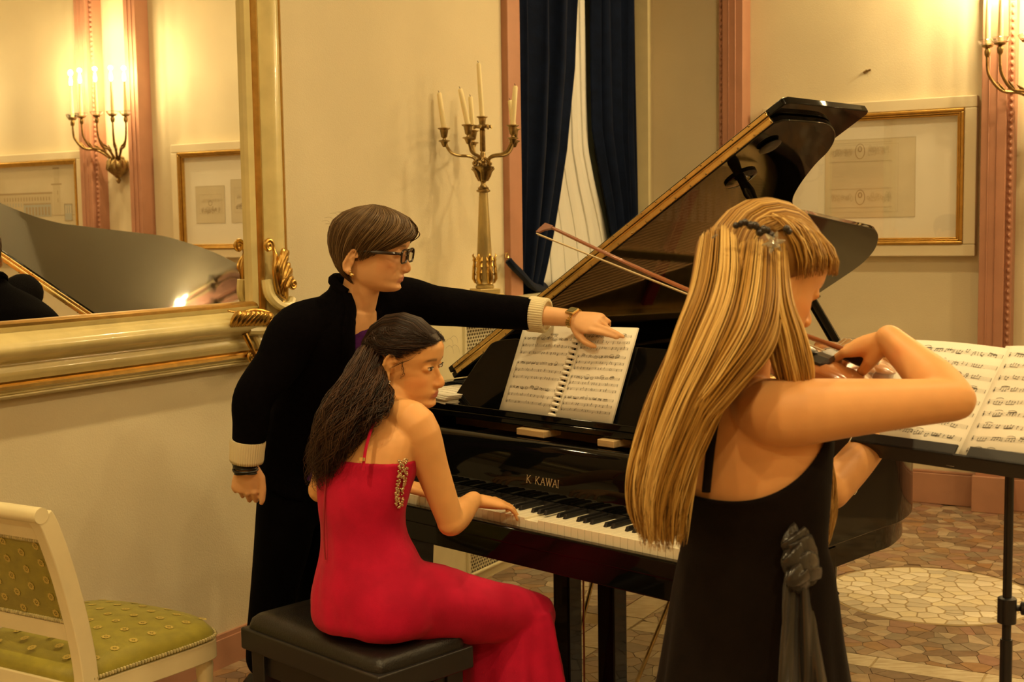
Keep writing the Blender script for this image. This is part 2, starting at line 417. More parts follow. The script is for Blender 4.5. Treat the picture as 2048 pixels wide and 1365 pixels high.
for r in (1.0, 2.6, 4.2, 5.8):
    t = thing('ceiling_downlight', 'recessed round lamp in the low soffit behind the photographer', 'lamp', W(r, 9.8, 2.5), 'recessed ceiling lamps')
    b = MB(); b.lathe([(.075, 0), (.105, 0), (.105, -.012), (.09, -.016), (.075, -.012)], 24, cap=False); b.build('lamp_ring', M_['cream'], t)
    b = MB(); b.lathe([(.001, -.004), (.074, -.004), (.074, -.001), (.001, -.001)], 24); b.build('lamp_disc', glow, t)
    ld = bpy.data.lights.new('downlight', 'AREA'); ld.shape = 'DISK'; ld.size = .14; ld.energy = DOWN_W * 1.0; ld.color = WARM; ld.spread = R(150)
    lo = bpy.data.objects.new('downlight', ld); COL.objects.link(lo); lo.parent = t; lo.location = (0, 0, -.03)

# ---------------------------------------------------------------- wall sconces
flame_m = mat('bulb_glow', (1, .95, .8), .5, emit=45, ecol=(1, .82, .5))
def sconce(uc, label):
    t = thing('wall_sconce', label, 'sconce', frame(W(uc, 0, 1.95), nL, Vector((0, 0, 1))), 'gilt candle sconces along the right wall')   # x along wall, y = z cross x, z up
    yo = -1 if (Vector((0,0,1)).cross(nL)).dot(nR) < 0 else 1
    b = MB(); b.lathe([(.005, -.06), (.014, -.05), (.02, -.035), (.012, -.02), (.035, 0), (.068, .03), (.078, .065), (.07, .10), (.045, .12), (.05, .135), (.03, .15)], 20, Matrix.Translation((0, yo*.05, 0)))
    for k in range(9):
        a = 2*math.pi*k/9; b.tube([(.03*math.cos(a), yo*.05 + .03*math.sin(a), 0), (.08*math.cos(a), yo*.05 + .08*math.sin(a), .05), (.074*math.cos(a), yo*.05 + .074*math.sin(a), .105), (.06*math.cos(a), yo*.05 + .06*math.sin(a), .125)], [.004, .012, .012, .003], 6)
    b.build('bowl', M_['bronze'], t)
    b = MB(); b.lathe([(.05, 0), (.055, .01), (.04, .02)], 16, Matrix.Translation((0, 0, .06)) @ Matrix.Rotation(R(-90*yo), 4, 'X')); b.build('wall_plate', M_['bronze'], t)
    for k, (dx, dy) in enumerate(((.28, .17), (.21, .23), (.08, .26), (-.08, .26), (-.21, .23), (-.28, .17))):
        rr = math.hypot(dx, dy); ca, sa = dx/rr, dy/rr; ex, ey = dx, yo*(.05 + dy)
        zc = .42
        path = catmull([(.03*ca, yo*(.05+.03*sa), .11), (dx*.45, yo*(.05+dy*.45), .19), (dx*.76, yo*(.05+dy*.76), .205), (dx*.95, yo*(.05+dy*.95), .27), (ex, ey, .33), (ex, ey, zc)], 5)
        b = MB(); n = len(path); b.tube(path, [lerp(.010, .0065, i/(n-1)) for i in range(n)], 8)
        for q in (.18, .30, .42):
            p = path[int(q*(n-1))]; d = (path[int(q*(n-1))+1] - p).normalized()
            b.tube([p - d*.03, p + V(0, 0, .012), p + d*.03 + V(0, 0, .03)], [.004, .012, .002], 6, flat=.6)
        a = b.build('arm', M_['bronze'], t)
        b = MB(); b.lathe([(.007, -.05), (.014, -.04), (.016, -.02), (.010, -.006), (.026, 0), (.030, .008), (.012, .012)], 14, Matrix.Translation((ex, ey, zc))); b.build('cup', M_['bronze'], a)
        b = MB(); b.lathe([(.012, .006), (.035, .010), (.047, .032), (.045, .034), (.033, .014), (.012, .010)], 18, Matrix.Translation((ex, ey, zc)), cap=False); b.build('drip_glass', M_['glass'], a)
        b = MB(); b.lathe([(.0135, .008), (.0125, .10), (.010, .20), (.008, .25), (.003, .252)], 12, Matrix.Translation((ex, ey, zc))); b.build('candle_tube', M_['wax'], t)
        b = MB(); b.lathe([(.004, .25), (.010, .262), (.012, .278), (.008, .30), (.002, .325)], 12, Matrix.Translation((ex, ey, zc))); b.build('flame_bulb', flame_m, t)
        ld = bpy.data.lights.new('candle_light', 'POINT'); ld.energy = SCONCE_W; ld.color = WARM; ld.shadow_soft_size = .014
        lo = bpy.data.objects.new('candle_light', ld); COL.objects.link(lo); lo.parent = t; lo.location = (ex, ey, zc + .345)
sconce(UNITS[1], 'gilt wall sconce with lit candles at the right edge, beside the framed print')
sconce(UNITS[2], 'lit gilt wall sconce seen in the mirror between pink pilasters')
sconce(UNITS[3], 'lit gilt wall sconce at the far end of the right wall, out of view')
# ---------------------------------------------------------------- helpers on the two walls
def onL(x, y, off=0):                      # point of the plane r = off seen at pixel (x, y)
    r = ray(x, y); t = ((W(off, 0, 0) - CAM).dot(nL)) / r.dot(nL); return CAM + r * t
def onLc(x, y, off=0): p = onL(x, y, off); return wcell(p)[1], p.z
def onR(x, y, off=0):
    r = ray(x, y); t = ((W(0, off, 0) - CAM).dot(nR)) / r.dot(nR); p = CAM + r * t; return wcell(p)[0], p.z
def pane_material():
    m = bpy.data.materials.new('picture_glass'); m.use_nodes = True; nt = m.node_tree; nt.nodes.clear()
    o = nt.nodes.new('ShaderNodeOutputMaterial'); mx = nt.nodes.new('ShaderNodeMixShader'); tr = nt.nodes.new('ShaderNodeBsdfTransparent'); gl = nt.nodes.new('ShaderNodeBsdfGlossy')
    gl.inputs['Roughness'].default_value = .01; lw = nt.nodes.new('ShaderNodeLayerWeight'); pw = nt.nodes.new('ShaderNodeMath'); pw.operation = 'POWER'; pw.inputs[1].default_value = 4; nt.links.new(lw.outputs['Facing'], pw.inputs[0]); fr = nt.nodes.new('ShaderNodeMath'); fr.operation = 'MULTIPLY_ADD'; fr.inputs[1].default_value = .85; fr.inputs[2].default_value = .12; nt.links.new(pw.outputs[0], fr.inputs[0])
    nt.links.new(fr.outputs[0], mx.inputs[0]); nt.links.new(tr.outputs[0], mx.inputs[1]); nt.links.new(gl.outputs[0], mx.inputs[2]); nt.links.new(mx.outputs[0], o.inputs[0]); return m
M_['pane'] = pane_material()

# ---------------------------------------------------------------- big mirror on the left wall
MIR = mat('mirror_silver', (.92, .92, .90), .004, 1)
mir = thing('wall_mirror', 'large wall mirror in a carved cream and gilt frame behind the standing woman', 'mirror', W(.03, 4.5, 1.04))
ML0, ML1, MZ0, MZ1 = 3.588, 5.55, 1.263, 3.15         # inner opening
b = MB(); wbox(b, .012, .03, ML0 - .03, ML1 + .03, MZ0 - .03, MZ1 + .03); b.build('mirror_glass', MIR, mir, False, True)
# profile: outward offset t, height above wall h, material (0 cream, 1 gilt)
def prof_side(w):
    return [(t * w, h, m) for t, h, m in ((0, .03, 0), (0, .048, 0), (.10, .058, 0), (.14, .050, 1), (.17, .058, 1), (.22, .066, 1), (.29, .060, 1), (.33, .052, 0), (.40, .060, 0), (.50, .078, 0), (.60, .090, 0), (.70, .086, 0), (.80, .070, 0), (.86, .056, 1), (.90, .062, 1), (.95, .058, 1), (1.0, .045, 0), (1.0, .002, 0))]
def prof_bottom(w):
    return [(t * w, h, m) for t, h, m in ((0, .03, 0), (0, .05, 1), (.03, .060, 1), (.07, .060, 1), (.10, .052, 0), (.14, .050, 0), (.18, .066, 0), (.24, .088, 0), (.31, .102, 0), (.38, .104, 0), (.45, .094, 0), (.50, .070, 0), (.53, .056, 0), (.57, .056, 0), (.63, .066, 0), (.70, .068, 0), (.76, .058, 0), (.79, .056, 1), (.82, .066, 1), (.86, .067, 1), (.88, .054, 0), (.90, .050, 0), (.92, .054, 0), (.94, .046, 0), (.96, .048, 0), (1.0, .036, 0), (1.0, .002, 0))]
def rail(prof_pts, which):
    b = MB(); rows = []
    for t, h, m in prof_pts:
        if which == 'bottom': rows.append([W(h, ML0 - t * .19 / .22, MZ0 - t), W(h, ML1 + t * .19 / .22, MZ0 - t)])
        if which == 'top': rows.append([W(h, ML0 - t * .19 / .22, MZ1 + t), W(h, ML1 + t * .19 / .22, MZ1 + t)])
        if which == 'right': rows.append([W(h, ML0 - t, MZ0 - t * .22 / .19), W(h, ML0 - t, MZ1 + t * .22 / .19)])
        if which == 'left': rows.append([W(h, ML1 + t, MZ0 - t * .22 / .19), W(h, ML1 + t, MZ1 + t * .22 / .19)])
    b.grid(rows); b.m = [p[2] for p in prof_pts[1:]]
    return b.build('frame_rail', [M_['ivorylac'], M_['gold']], mir, True, True, autos=50)
rail(prof_bottom(.22), 'bottom'); rail(prof_bottom(.22), 'top'); rail(prof_side(.19), 'right'); rail(prof_side(.19), 'left')
def spiral(c, ax, ay, r0, r1, turns, a0=0, n=26, lift=0):
    return [c + ax * (lerp(r0, r1, k/(n-1)) * math.cos(a0 + turns*2*math.pi*k/(n-1))) + ay * (lerp(r0, r1, k/(n-1)) * math.sin(a0 + turns*2*math.pi*k/(n-1))) + nL * (lift*k/(n-1)) for k in range(n)]
def ornament(fl, fz):
    """carved corner: fl, fz mirror it to the other corners"""
    def q(x, y, off):
        l, z = onLc(x, y, off)
        if fl: l = ML0 + ML1 - l
        if fz: z = MZ0 + MZ1 - z
        return W(off, l, z)
    al = (-nR if not fl else nR); az_ = V(0, 0, 1) * (-1 if fz else 1)      # al = rightwards in the photo
    b = MB()
    # upright acanthus leaf with its volute
    b.tube(spiral(q(537, 492, .098), al, az_, .024, .004, 1.6, -.3), [.007]*20 + [.006]*6, 8)
    b.tube(catmull([q(541, 487, .095), q(550, 510, .10), q(549, 545, .105), q(556, 585, .105), q(570, 598, .10)], 5), [.006]*5 + [.009]*11 + [.004]*5, 8)
    for k, (x0, y0, x1, y1) in enumerate(((566, 502, 566, 590), (572, 515, 560, 592), (576, 530, 566, 596), (579, 545, 560, 585), (573, 505, 553, 570), (582, 556, 572, 598), (580, 540, 570, 580), (563, 512, 556, 560))):
        b.tube(catmull([q(x0 + 4, y0 + 6, .088), q(x0, y0, .112), q((x0+x1)/2 - 5, (y0+y1)/2, .118), q(x1, y1, .095)], 5), [.002, .004, .006, .007, .008, .009, .009, .009, .009, .009, .009, .008, .007, .006, .004, .002], 7)
    b.tube(spiral(q(586, 568, .105), al, az_, .020, .003, 1.5, 2.2), .0065, 8)
    # lying leaf
    for k in range(8):
        x = 470 + k * 8.8; g_ = .6 + .5*math.sin(math.pi*(k + 1)/9)
        b.tube(catmull([q(x - 12*g_, 657 - k*.6, .094), q(x - 4, 643, .116), q(x + 7*g_, 629 + k*.3, .126), q(x + 14*g_, 628 + k*.6, .118), q(x + 15*g_, 635 + k*.6, .108)], 4), [.002, .004, .006, .008, .010, .0105, .011, .011, .0115, .0115, .011, .010, .009, .008, .006, .004, .002], 8)
        b.tube(catmull([q(x - 6, 655 - k*.5, .100), q(x + 1, 646, .116), q(x + 6, 637, .122)], 4), [.002, .003, .0045, .005, .0055, .0055, .005, .004, .002], 6)
    b.tube(catmull([q(456, 622, .095), q(480, 626, .10), q(510, 620, .11), q(540, 628, .11), q(543, 648, .115), q(535, 652, .115)], 5), [.003]*4 + [.006]*22, 8)
    b.ell(q(541, 643, .115), .012)
    # fluted shell on the corner
    for k in range(9):
        a = R(-70 + k * 17); c = q(549, 648, .08)
        b.tube([c, c + al * (.05*math.cos(a)) + az_ * (.05*math.sin(a)) + nL * .02, c + al * (.085*math.cos(a)) + az_ * (.085*math.sin(a)) + nL * .012], [.004, .009, .007], 7)
    for k in range(7):
        a = R(-120 + k * 17); c = q(527, 690, .075)
        b.tube([c, c + al * (.035*math.cos(a)) + az_ * (.035*math.sin(a)) + nL * .02, c + al * (.065*math.cos(a)) + az_ * (.065*math.sin(a)) + nL * .008], [.004, .008, .006], 7)
    # lower scroll
    b.tube(catmull([q(489, 668, .085), q(500, 690, .09), q(509, 708, .085), q(514, 722, .08), q(508, 735, .075)], 6), [.010]*8 + [.008]*9 + [.006]*8, 8)
    b.tube(spiral(q(504, 714, .078), al, az_, .020, .003, 1.6, 1.0), .007, 8)
    b.build('carved_ornament', M_['gold'], mir, True, True)
    b = MB()   # cream cup the leaf grows from
    for dx, r in ((0, .016), (7, .012)):
        b.tube(catmull([q(531 + dx, 560, .085), q(537 + dx, 590, .092), q(556 + dx, 610, .098), q(577 + dx*.4, 614 - dx*.8, .096), q(584, 598, .088)], 6), [r]*25, 8)
    b.tube(catmull([q(497, 662, .085), q(530, 660, .10), q(553, 648, .10), q(560, 632, .095)], 6), .016, 8)
    b.tube(catmull([q(510, 672, .07), q(519, 690, .08), q(524, 712, .078), q(516, 735, .07)], 6), .011, 8)
    b.build('carved_scroll', M_['ivorylac'], mir, True, True)
for fl, fz in ((0, 0), (1, 0), (0, 1), (1, 1)): ornament(fl, fz)

# ---------------------------------------------------------------- framed prints on the right wall
def quad(mb, pts, mi=0): mb.add(pts, [tuple(range(len(pts)))], None, mi)
def picture(label, r0, r1, z0, z1, draw):
    t = thing('framed_print', label, 'picture', W((r0 + r1)/2, 0, z0), 'framed prints on the right wall')
    def ringframe(name, a, w, l0, l1, m, bev=.006):
        b = MB(); wbox(b, r0+a, r1-a, l0, l1, z1-a-w, z1-a); wbox(b, r0+a, r1-a, l0, l1, z0+a, z0+a+w); wbox(b, r0+a, r0+a+w, l0, l1, z0+a+w, z1-a-w); wbox(b, r1-a-w, r1-a, l0, l1, z0+a+w, z1-a-w)
        return b.build(name, m, t, False, True, bevel=bev)
    ringframe('outer_frame', 0, .062, .002, .055, M_['wallpanel']); g = ringframe('gilt_frame', .062, .018, .002, .062, M_['gold'])
    b = MB()
    for a in (.080, .090): 
        for rr in ((r0+a, r1-a, z1-a-.009, z1-a), (r0+a, r1-a, z0+a, z0+a+.009), (r0+a, r0+a+.009, z0+a, z1-a), (r1-a-.009, r1-a, z0+a, z1-a)): wbox(b, rr[0], rr[1], .002, .056 - (a-.08), rr[2], rr[3])
    b.build('gilt_fillet', M_['gold'], t, False, True, bevel=.003)
    b = MB(); wbox(b, r0+.09, r1-.09, .004, .018, z0+.09, z1-.09); b.build('mount_board', M_['paper'], t, False, True)
    mb = MB(); draw(mb, r0+.1, r1-.1, z0+.1, z1-.1); mb.build('print', [M_['stain'], M_['sepia'], M_['wash'], M_['wash2']], t, False, True)
    b = MB(); quad(b, [W(r0+.098, .036, z0+.098), W(r1-.098, .036, z0+.098), W(r1-.098, .036, z1-.098), W(r0+.098, .036, z1-.098)]); b.build('glass_pane', M_['pane'], t, False, True)
    return t
M_['wash'] = mat('watercolour_wash', (.70, .62, .45), .85, col2=(.62, .55, .38), vscale=3, var=.2)
M_['wash2'] = mat('watercolour_blue', (.42, .43, .38), .85)
LY = .0195
def rect(mb, a, b_, c, d, mi, ly=LY): quad(mb, [W(a, ly, c), W(b_, ly, c), W(b_, ly, d), W(a, ly, d)], mi)
def outline(mb, a, b_, c, d, w, mi, ly=LY + .0006):
    rect(mb, a, b_, c, c+w, mi, ly); rect(mb, a, b_, d-w, d, mi, ly); rect(mb, a, a+w, c, d, mi, ly); rect(mb, b_-w, b_, c, d, mi, ly)
def oval(mb, r, z, a, h, w, mi, ly=LY + .0008):
    n = 20
    for k in range(n):
        t0, t1 = 2*math.pi*k/n, 2*math.pi*(k+1)/n
        quad(mb, [W(r + a*math.cos(t0), ly, z + h*math.sin(t0)), W(r + a*math.cos(t1), ly, z + h*math.sin(t1)), W(r + (a-w)*math.cos(t1), ly, z + (h-w)*math.sin(t1)), W(r + (a-w)*math.cos(t0), ly, z + (h-w)*math.sin(t0))], mi)
def frieze(mb, a, b_, z, h, n, mi=0):
    for k in range(n):
        r = lerp(a, b_, (k + .5)/n); s = h * random.uniform(.4, 1)
        for j in range(3): oval(mb, r + random.uniform(-.01, .01), z + random.uniform(-h, h)*.3, .007, s*.35, .0022, mi)
        rect(mb, r - .004, r + .004, z - s*.5, z - s*.35, mi, LY + .0009)
def draw_two_shields(mb, a, b_, c, d):
    r0, z0 = onR(1660, 437, .02); r1, z1 = onR(1832, 273, .02); r0 = onR(1650, 350, .02)[0]
    rect(mb, r0, r1, z0, z1, 2); outline(mb, r0, r1, z0, z1, .0035, 0); outline(mb, r0+.03, r1-.09, z0+.03, z1-.03, .002, 0)
    for y, yy in ((303, 300), (395, 396)):
        rc, zc = onR(1720, y, .02)
        oval(mb, rc, zc, .027, .042, .004, 1); oval(mb, rc, zc + .012, .012, .016, .006, 1)
        frieze(mb, rc - .16, rc - .04, zc, .05, 7, 0); frieze(mb, rc + .04, rc + .16, zc, .05, 7, 0)
        rect(mb, rc - .17, rc + .17, zc - .055, zc - .052, 0, LY + .001); rect(mb, rc - .17, rc + .17, zc + .045, zc + .048, 0, LY + .001)
def draw_small_ornament(mb, a, b_, c, d):
    for s in (0, 1):
        r1 = b_ - .10 - s*.34; r0 = r1 - .28; z0 = c + .15; z1 = c + .42 + s*.04
        rect(mb, r0, r1, z0, z1, 2); outline(mb, r0, r1, z0, z1, .004, 0); outline(mb, r0+.03, r1-.03, z0+.07, z1-.06, .003, 0)
        m = (r0 + r1)/2; zc = (z0 + z1)/2 - .01
        oval(mb, m, zc + .02, .02, .02, .005, 1); frieze(mb, r0+.05, r1-.05, zc - .03, .05, 9, 1); frieze(mb, r0+.05, r1-.05, zc + .04, .03, 7, 0)
def draw_building(mb, a, b_, c, d):
    # as hung: tower to the left, long facade to the right
    rect(mb, a+.02, b_-.02, c+.02, d-.03, 2); outline(mb, a+.02, b_-.02, c+.02, d-.03, .004, 0)
    g = c + .24
    rect(mb, a+.19, a+.27, g, g+.24, 0, LY+.001); rect(mb, a+.17, a+.29, g+.235, g+.245, 1, LY+.0015)
    rect(mb, a+.195, a+.255, g+.245, g+.36, 0, LY+.001); rect(mb, a+.19, a+.265, g+.36, g+.37, 1, LY+.0015)
    for k in range(3): rect(mb, a+.203+k*.018, a+.213+k*.018, g+.29, g+.35, 2, LY+.002)
    rect(mb, a+.215, a+.222, g+.10, g+.13, 1, LY+.002); rect(mb, a+.215, a+.222, g+.16, g+.19, 1, LY+.002)
    rect(mb, a+.28, b_-.02, g, g+.17, 0, LY+.001); rect(mb, a+.28, b_-.02, g+.168, g+.182, 1, LY+.0015)
    k = a + .31
    while k < b_ - .08:
        rect(mb, k, k+.012, g+.115, g+.145, 1, LY+.002); rect(mb, k, k+.012, g+.07, g+.10, 3, LY+.002); k += .033
    rect(mb, a+.30, a+.62, g-.01, g+.095, 3, LY+.0022); rect(mb, a+.30, a+.62, g+.085, g+.095, 1, LY+.0025)
    for k in range(8): rect(mb, a+.315+k*.037, a+.335+k*.037, g, g+.066, 1, LY+.003)
    rect(mb, a+.06, a+.15, g-.05, g+.085, 3, LY+.0022); outline(mb, a+.06, a+.15, g-.05, g+.085, .006, 1, LY+.0025)
    for k in range(3): rect(mb, a+.073+k*.025, a+.085+k*.025, g+.01, g+.07, 2, LY+.003)
    outline(mb, a+.26, a+.60, c+.05, c+.19, .003, 1); rect(mb, a+.04, b_-.03, g-.004, g, 1, LY+.002)
random.seed(3)
picture('wide gilt framed print of two shields under glass behind the piano lid', .683, 1.827, 1.327, 2.155, draw_two_shields)
picture('gilt framed print of small ornaments, seen at the right edge of the mirror', 2.74, 3.88, 1.327, 2.155, draw_small_ornament)
picture('gilt framed drawing of a building with a tower, seen in the mirror', 4.82, 5.96, 1.327, 2.155, draw_building)
b = MB(); r_, z_ = onR(1735, 143, .0); b.tube([W(r_, 0, z_), W(r_, .03, z_ + .004)], .004, 8); b.tube([W(r_-.02, .004, z_ - .004), W(r_+.02, .012, z_ + .006)], .006, 6)
tag(b.build('wall_hook', M_['bronze']), 'small empty hook on the right wall above the framed print', 'hook')

# ---------------------------------------------------------------- radiator cover
cov = thing('radiator_cover', 'cream radiator cover with a wire lattice front under the candelabrum', 'radiator cover', W(.125, 1.6, 0))
CL0, CL1, CZ = .30, 2.87, 1.185
b = MB(); wbox(b, .003, .262, CL0, CL1 + .02, CZ - .022, CZ); b.build('top_slab', M_['cream'], cov, False, True, bevel=.004)
b = MB(); wbox(b, .003, .235, CL1 - .02, CL1, 0, CZ - .022); wbox(b, .003, .235, CL0, CL0 + .02, 0, CZ - .022); wbox(b, .02, .03, CL0, CL1, .05, CZ - .03); b.build('carcass', M_['cream'], cov, False, True)
PAN = ((2.53, 1.66), (1.56, .70))
b = MB()
edges = [CL1, 2.53, 1.66, 1.56, .70, CL0]
for l1_, l0_ in ((CL1, 2.53), (1.66, 1.56), (.70, CL0)): wbox(b, .225, .245, l0_, l1_, 0, CZ - .022)
for p1, p0_ in PAN: wbox(b, .225, .245, p0_, p1, CZ - .06, CZ - .022); wbox(b, .225, .245, p0_, p1, 0, .038)
b.build('front_frame', M_['cream'], cov, False, True)
latm = mat('lattice_paint', (.74, .66, .44), .4); backm = mat('dim_backing', (.30, .24, .12), .8)
for p1, p0_ in PAN:
    b = MB()
    for w0, w1, z0, z1 in ((p0_, p1, CZ - .075, CZ - .06), (p0_, p1, .038, .050), (p0_, p0_ + .015, .05, CZ - .075), (p1 - .015, p1, .05, CZ - .075)): wbox(b, .240, .256, w0, w1, z0, z1)
    b.build('panel_moulding', M_['cream'], cov, False, True, bevel=.004)
    b = MB(); pitch, rowh = .0205, .0285; z = .05; i = 0
    while z < CZ - .07:
        n = int((p1 - p0_) / pitch * 2); pts = []
        for k in range(n + 1):
            ph = (k + i) % 2; pts.append((p0_ + k * pitch / 2, z + (rowh * .5 if ph else 0)))
        for (l0_, z0_), (l1_, z1_) in zip(pts, pts[1:]):
            th = .0085
            b.add([W(.236, l0_, z0_ - th/2), W(.230, l1_, z1_ - th/2), W(.230, l1_, z1_ + th/2), W(.236, l0_, z0_ + th/2)], [(0, 1, 2, 3)])
        z += rowh * .5; i += 1
    la = b.build('lattice', latm, cov, False, True, solid=.002); stuff(la)
    b = MB(); wbox(b, .10, .11, p0_, p1, .03, CZ - .04); b.build('radiator_backing', backm, cov, False, True)

# ---------------------------------------------------------------- candelabrum and its six candles
cb = onz(970, 584, CZ); cb = W(.188, wcell(onL(970, 584, .188))[1], CZ)
cdl = thing('candelabrum', 'tall gilt bronze five-armed candelabrum standing on the radiator cover', 'candelabrum', cb)
rot = Matrix.Rotation(R(45 + 8), 4, 'Z')
b = MB()
for h, z0, z1 in ((.070, 0, .012), (.062, .012, .040), (.050, .040, .062)): b.box((-h, -h, z0), (h, h, z1), Matrix.Rotation(R(30), 4, 'Z'))
b.build('plinth', mat('gilt_stone', (.60, .45, .18), .35, .3, var=.2, vscale=12), cdl, False, bevel=.004)
b = MB(); b.lathe([(.036, .062), (.040, .066), (.040, .074), (.034, .078), (.040, .082), (.036, .09), (.038, .10), (.0345, .16), (.0305, .24), (.0245, .36), (.0185, .478)], 24); b.build('column', mat('column_marble', (.52, .38, .14), .3, .2, var=.45, vscale=18, stretch=(1, 1, .3)), cdl)
b = MB()
for k in range(6):
    a = 2*math.pi*k/6; ca, sa = math.cos(a), math.sin(a)
    for dz, dr in ((0, 0),):
        b.tube([(.040*ca, .040*sa, .085), (.049*ca, .049*sa, .105), (.046*ca, .046*sa, .15), (.043*ca, .043*sa, .19), (.050*ca, .050*sa, .205), (.047*ca, .047*sa, .213)], [.008, .013, .013, .010, .007, .003], 8, upv=(ca, sa, 0), flat=.55)
    for j in (-1, 1):
        for q in range(4):
            aa = a + j*(.16 + .03*q); z0 = .095 + q*.026
            b.tube([(.041*math.cos(a), .041*math.sin(a), z0), (.048*math.cos(aa), .048*math.sin(aa), z0 + .012), (.045*math.cos(aa + j*.06), .045*math.sin(aa + j*.06), z0 + .026)], [.004, .0065, .002], 6)
b.build('acanthus_collar', M_['gold'], cdl)
b = MB(); b.lathe([(.020, .476), (.030, .480), (.030, .486), (.022, .49), (.024, .496), (.016, .502), (.010, .512), (.011, .52), (.018, .526), (.022, .54), (.026, .56), (.046, .580), (.048, .586), (.030, .590), (.014, .594)], 22)
for k in range(8):
    a = 2*math.pi*k/8; b.tube([(.018*math.cos(a), .018*math.sin(a), .526), (.027*math.cos(a), .027*math.sin(a), .548), (.034*math.cos(a), .034*math.sin(a), .568), (.050*math.cos(a), .050*math.sin(a), .578)], [.004, .007, .007, .002], 6)
b.build('capital', M_['bronze'], cdl)
b = MB(); b.lathe([(.020, .592), (.012, .60), (.016, .61), (.010, .625), (.012, .64), (.009, .65), (.0125, .655), (.0115, .735), (.013, .74), (.009, .748), (.030, .756), (.036, .752), (.038, .756), (.020, .764), (.013, .768), (.015, .78), (.016, .792), (.024, .797), (.024, .80), (.012, .801)], 18)
for k in range(7):
    a = 2*math.pi*k/7; b.tube([(.02*math.cos(a), .02*math.sin(a), .757), (.036*math.cos(a), .036*math.sin(a), .758), (.041*math.cos(a), .041*math.sin(a), .748)], [.006, .008, .003], 6)
b.build('stem', M_['bronze'], cdl)
ARMS = (178, 250, 322, 34, 106)
for th in ARMS:
    ca, sa = math.cos(R(th)), math.sin(R(th)); b = MB()
    f = lambda r, z: (r*ca, r*sa, z)
    path = catmull([f(.012, .622), f(.030, .612), f(.040, .602), f(.034, .594), f(.027, .602), f(.036, .622), f(.06, .632), f(.105, .636), f(.135, .648), f(.152, .672), f(.158, .69)], 4)
    b.tube(path, [.0065]*len(path), 8)
    b.lathe([(.006, .685), (.010, .692), (.016, .706), (.026, .711), (.022, .714), (.008, .716), (.006, .722), (.013, .728), (.016, .745), (.018, .758), (.027, .763), (.027, .766), (.014, .768)], 14, Matrix.Translation((.165*ca, .165*sa, -.012)))
    b.build('arm', M_['bronze'], cdl)
cwh = mat('ivory_wax', (.82, .72, .42), .4, sss=.15)
CAND = ((0, 0, .795, .232, (-.012, 0), 'tallest slim candle in the middle of the candelabrum'),
        (178, 1, .752, .152, (-.018, 0), 'candle on the leftmost arm of the candelabrum'),
        (250, 1, .752, .150, (-.030, 0), 'leaning candle on the front left arm of the candelabrum'),
        (106, 1, .752, .150, (-.008, 0), 'candle on the rear left arm of the candelabrum'),
        (322, 1, .752, .165, (.014, 0), 'taller of the two crossing candles on the right arms of the candelabrum'),
        (34, 1, .752, .125, (-.016, 0), 'shorter of the two crossing candles on the right arms of the candelabrum'))
for th, q, z0, h, tl, lab in CAND:
    base = cb + V(.165*q*math.cos(R(th)), .165*q*math.sin(R(th)), z0); tip = V(tl[0], tl[1], h)
    t = thing('candle', lab, 'candle', base, 'candles in the candelabrum')
    b = MB(); r0 = .0115 if q else .0105; b.tube([(0, 0, 0), tip * .5, tip * .97, tip], [r0, r0*.98, r0*.88, r0*.6], 12); b.build('wax_stick', cwh, t)
    b = MB(); b.tube([tip, tip + V(-.002, 0, .006), tip + V(-.004, 0, .009)], .0013, 5); b.build('wick', M_['ink'], t)

# ---------------------------------------------------------------- curtains, tieback, voile
def curtain(name, label, off, edge_a, edge_b, zs, pleats, amp, m, cat, seed, solid=.004, nz=44, nl=110):
    """hanging cloth between two edges given as (z -> l)"""
    random.seed(seed); ph = [random.uniform(0, 6.28) for _ in range(6)]
    rows = []
    for i in range(nz + 1):
        z = lerp(zs[0], zs[1], i / nz); la, lb = interp(edge_a, z), interp(edge_b, z); w = abs(la - lb); row = []
        for j in range(nl + 1):
            u = j / nl; squeeze = min(1, .25 + w / .5)
            d = math.sin(u * pleats * 2*math.pi + ph[0] + .5*math.sin(u*9 + ph[1]) + .25*math.sin(z*2.2 + ph[2] + u*5)) * amp * squeeze + .35*amp*math.sin(u*pleats*4.7 + ph[3] + z*1.3)
            row.append(W(off + d, lerp(la, lb, u + .012*math.sin(u*pleats*6.28*2 + ph[4])), z))
        rows.append(row)
    b = MB(); b.grid(rows); return tag(b.build(name, m, solid=solid), label, cat)
def edge(pts, off): return sorted([(onLc(x, y, off)[1], onLc(x, y, off)[0]) for x, y in pts])
eo = edge(((1163, 0), (1158, 140), (1140, 300), (1122, 400), (1108, 470), (1094, 530), (1086, 560), (1083, 578)), -.05)
eo = eo[:] + [(3.3, eo[-1][1] - .05)]
curtain('curtain', 'navy velvet curtain drawn to the left side of the window and tied back', -.055, [(1.1, 1.645), (3.4, 1.645)], eo, (3.3, 1.19), 4.5, .036, M_['navy'], 'curtain', 1)
er = edge(((1190, 0), (1191, 150), (1193, 260), (1206, 340), (1220, 420), (1228, 480)), -.05); er = [(1.19, er[0][1] - .10), (er[0][0] - .15, er[0][1] - .05)] + er + [(3.3, er[-1][1] + .03)]
curtain('curtain', 'navy velvet curtain hanging at the right side of the window above the lid', -.055, er, [(1.1, .135), (3.4, .135)], (3.3, 1.19), 5, .034, M_['navy'], 'curtain', 2)
es = edge(((1172, 0), (1176, 200), (1180, 300), (1194, 370), (1212, 440), (1222, 490)), -.11); es = [(1.19, es[0][1] - .05)] + es + [(3.3, es[-1][1] + .05)]
curtain('voile_curtain', 'thin white voile curtain between the two navy velvet curtains', -.115, [(1.1, 1.62), (3.4, 1.62)], es, (3.3, 1.19), 8, .007, M_['sheer'], 'curtain', 5, .002)
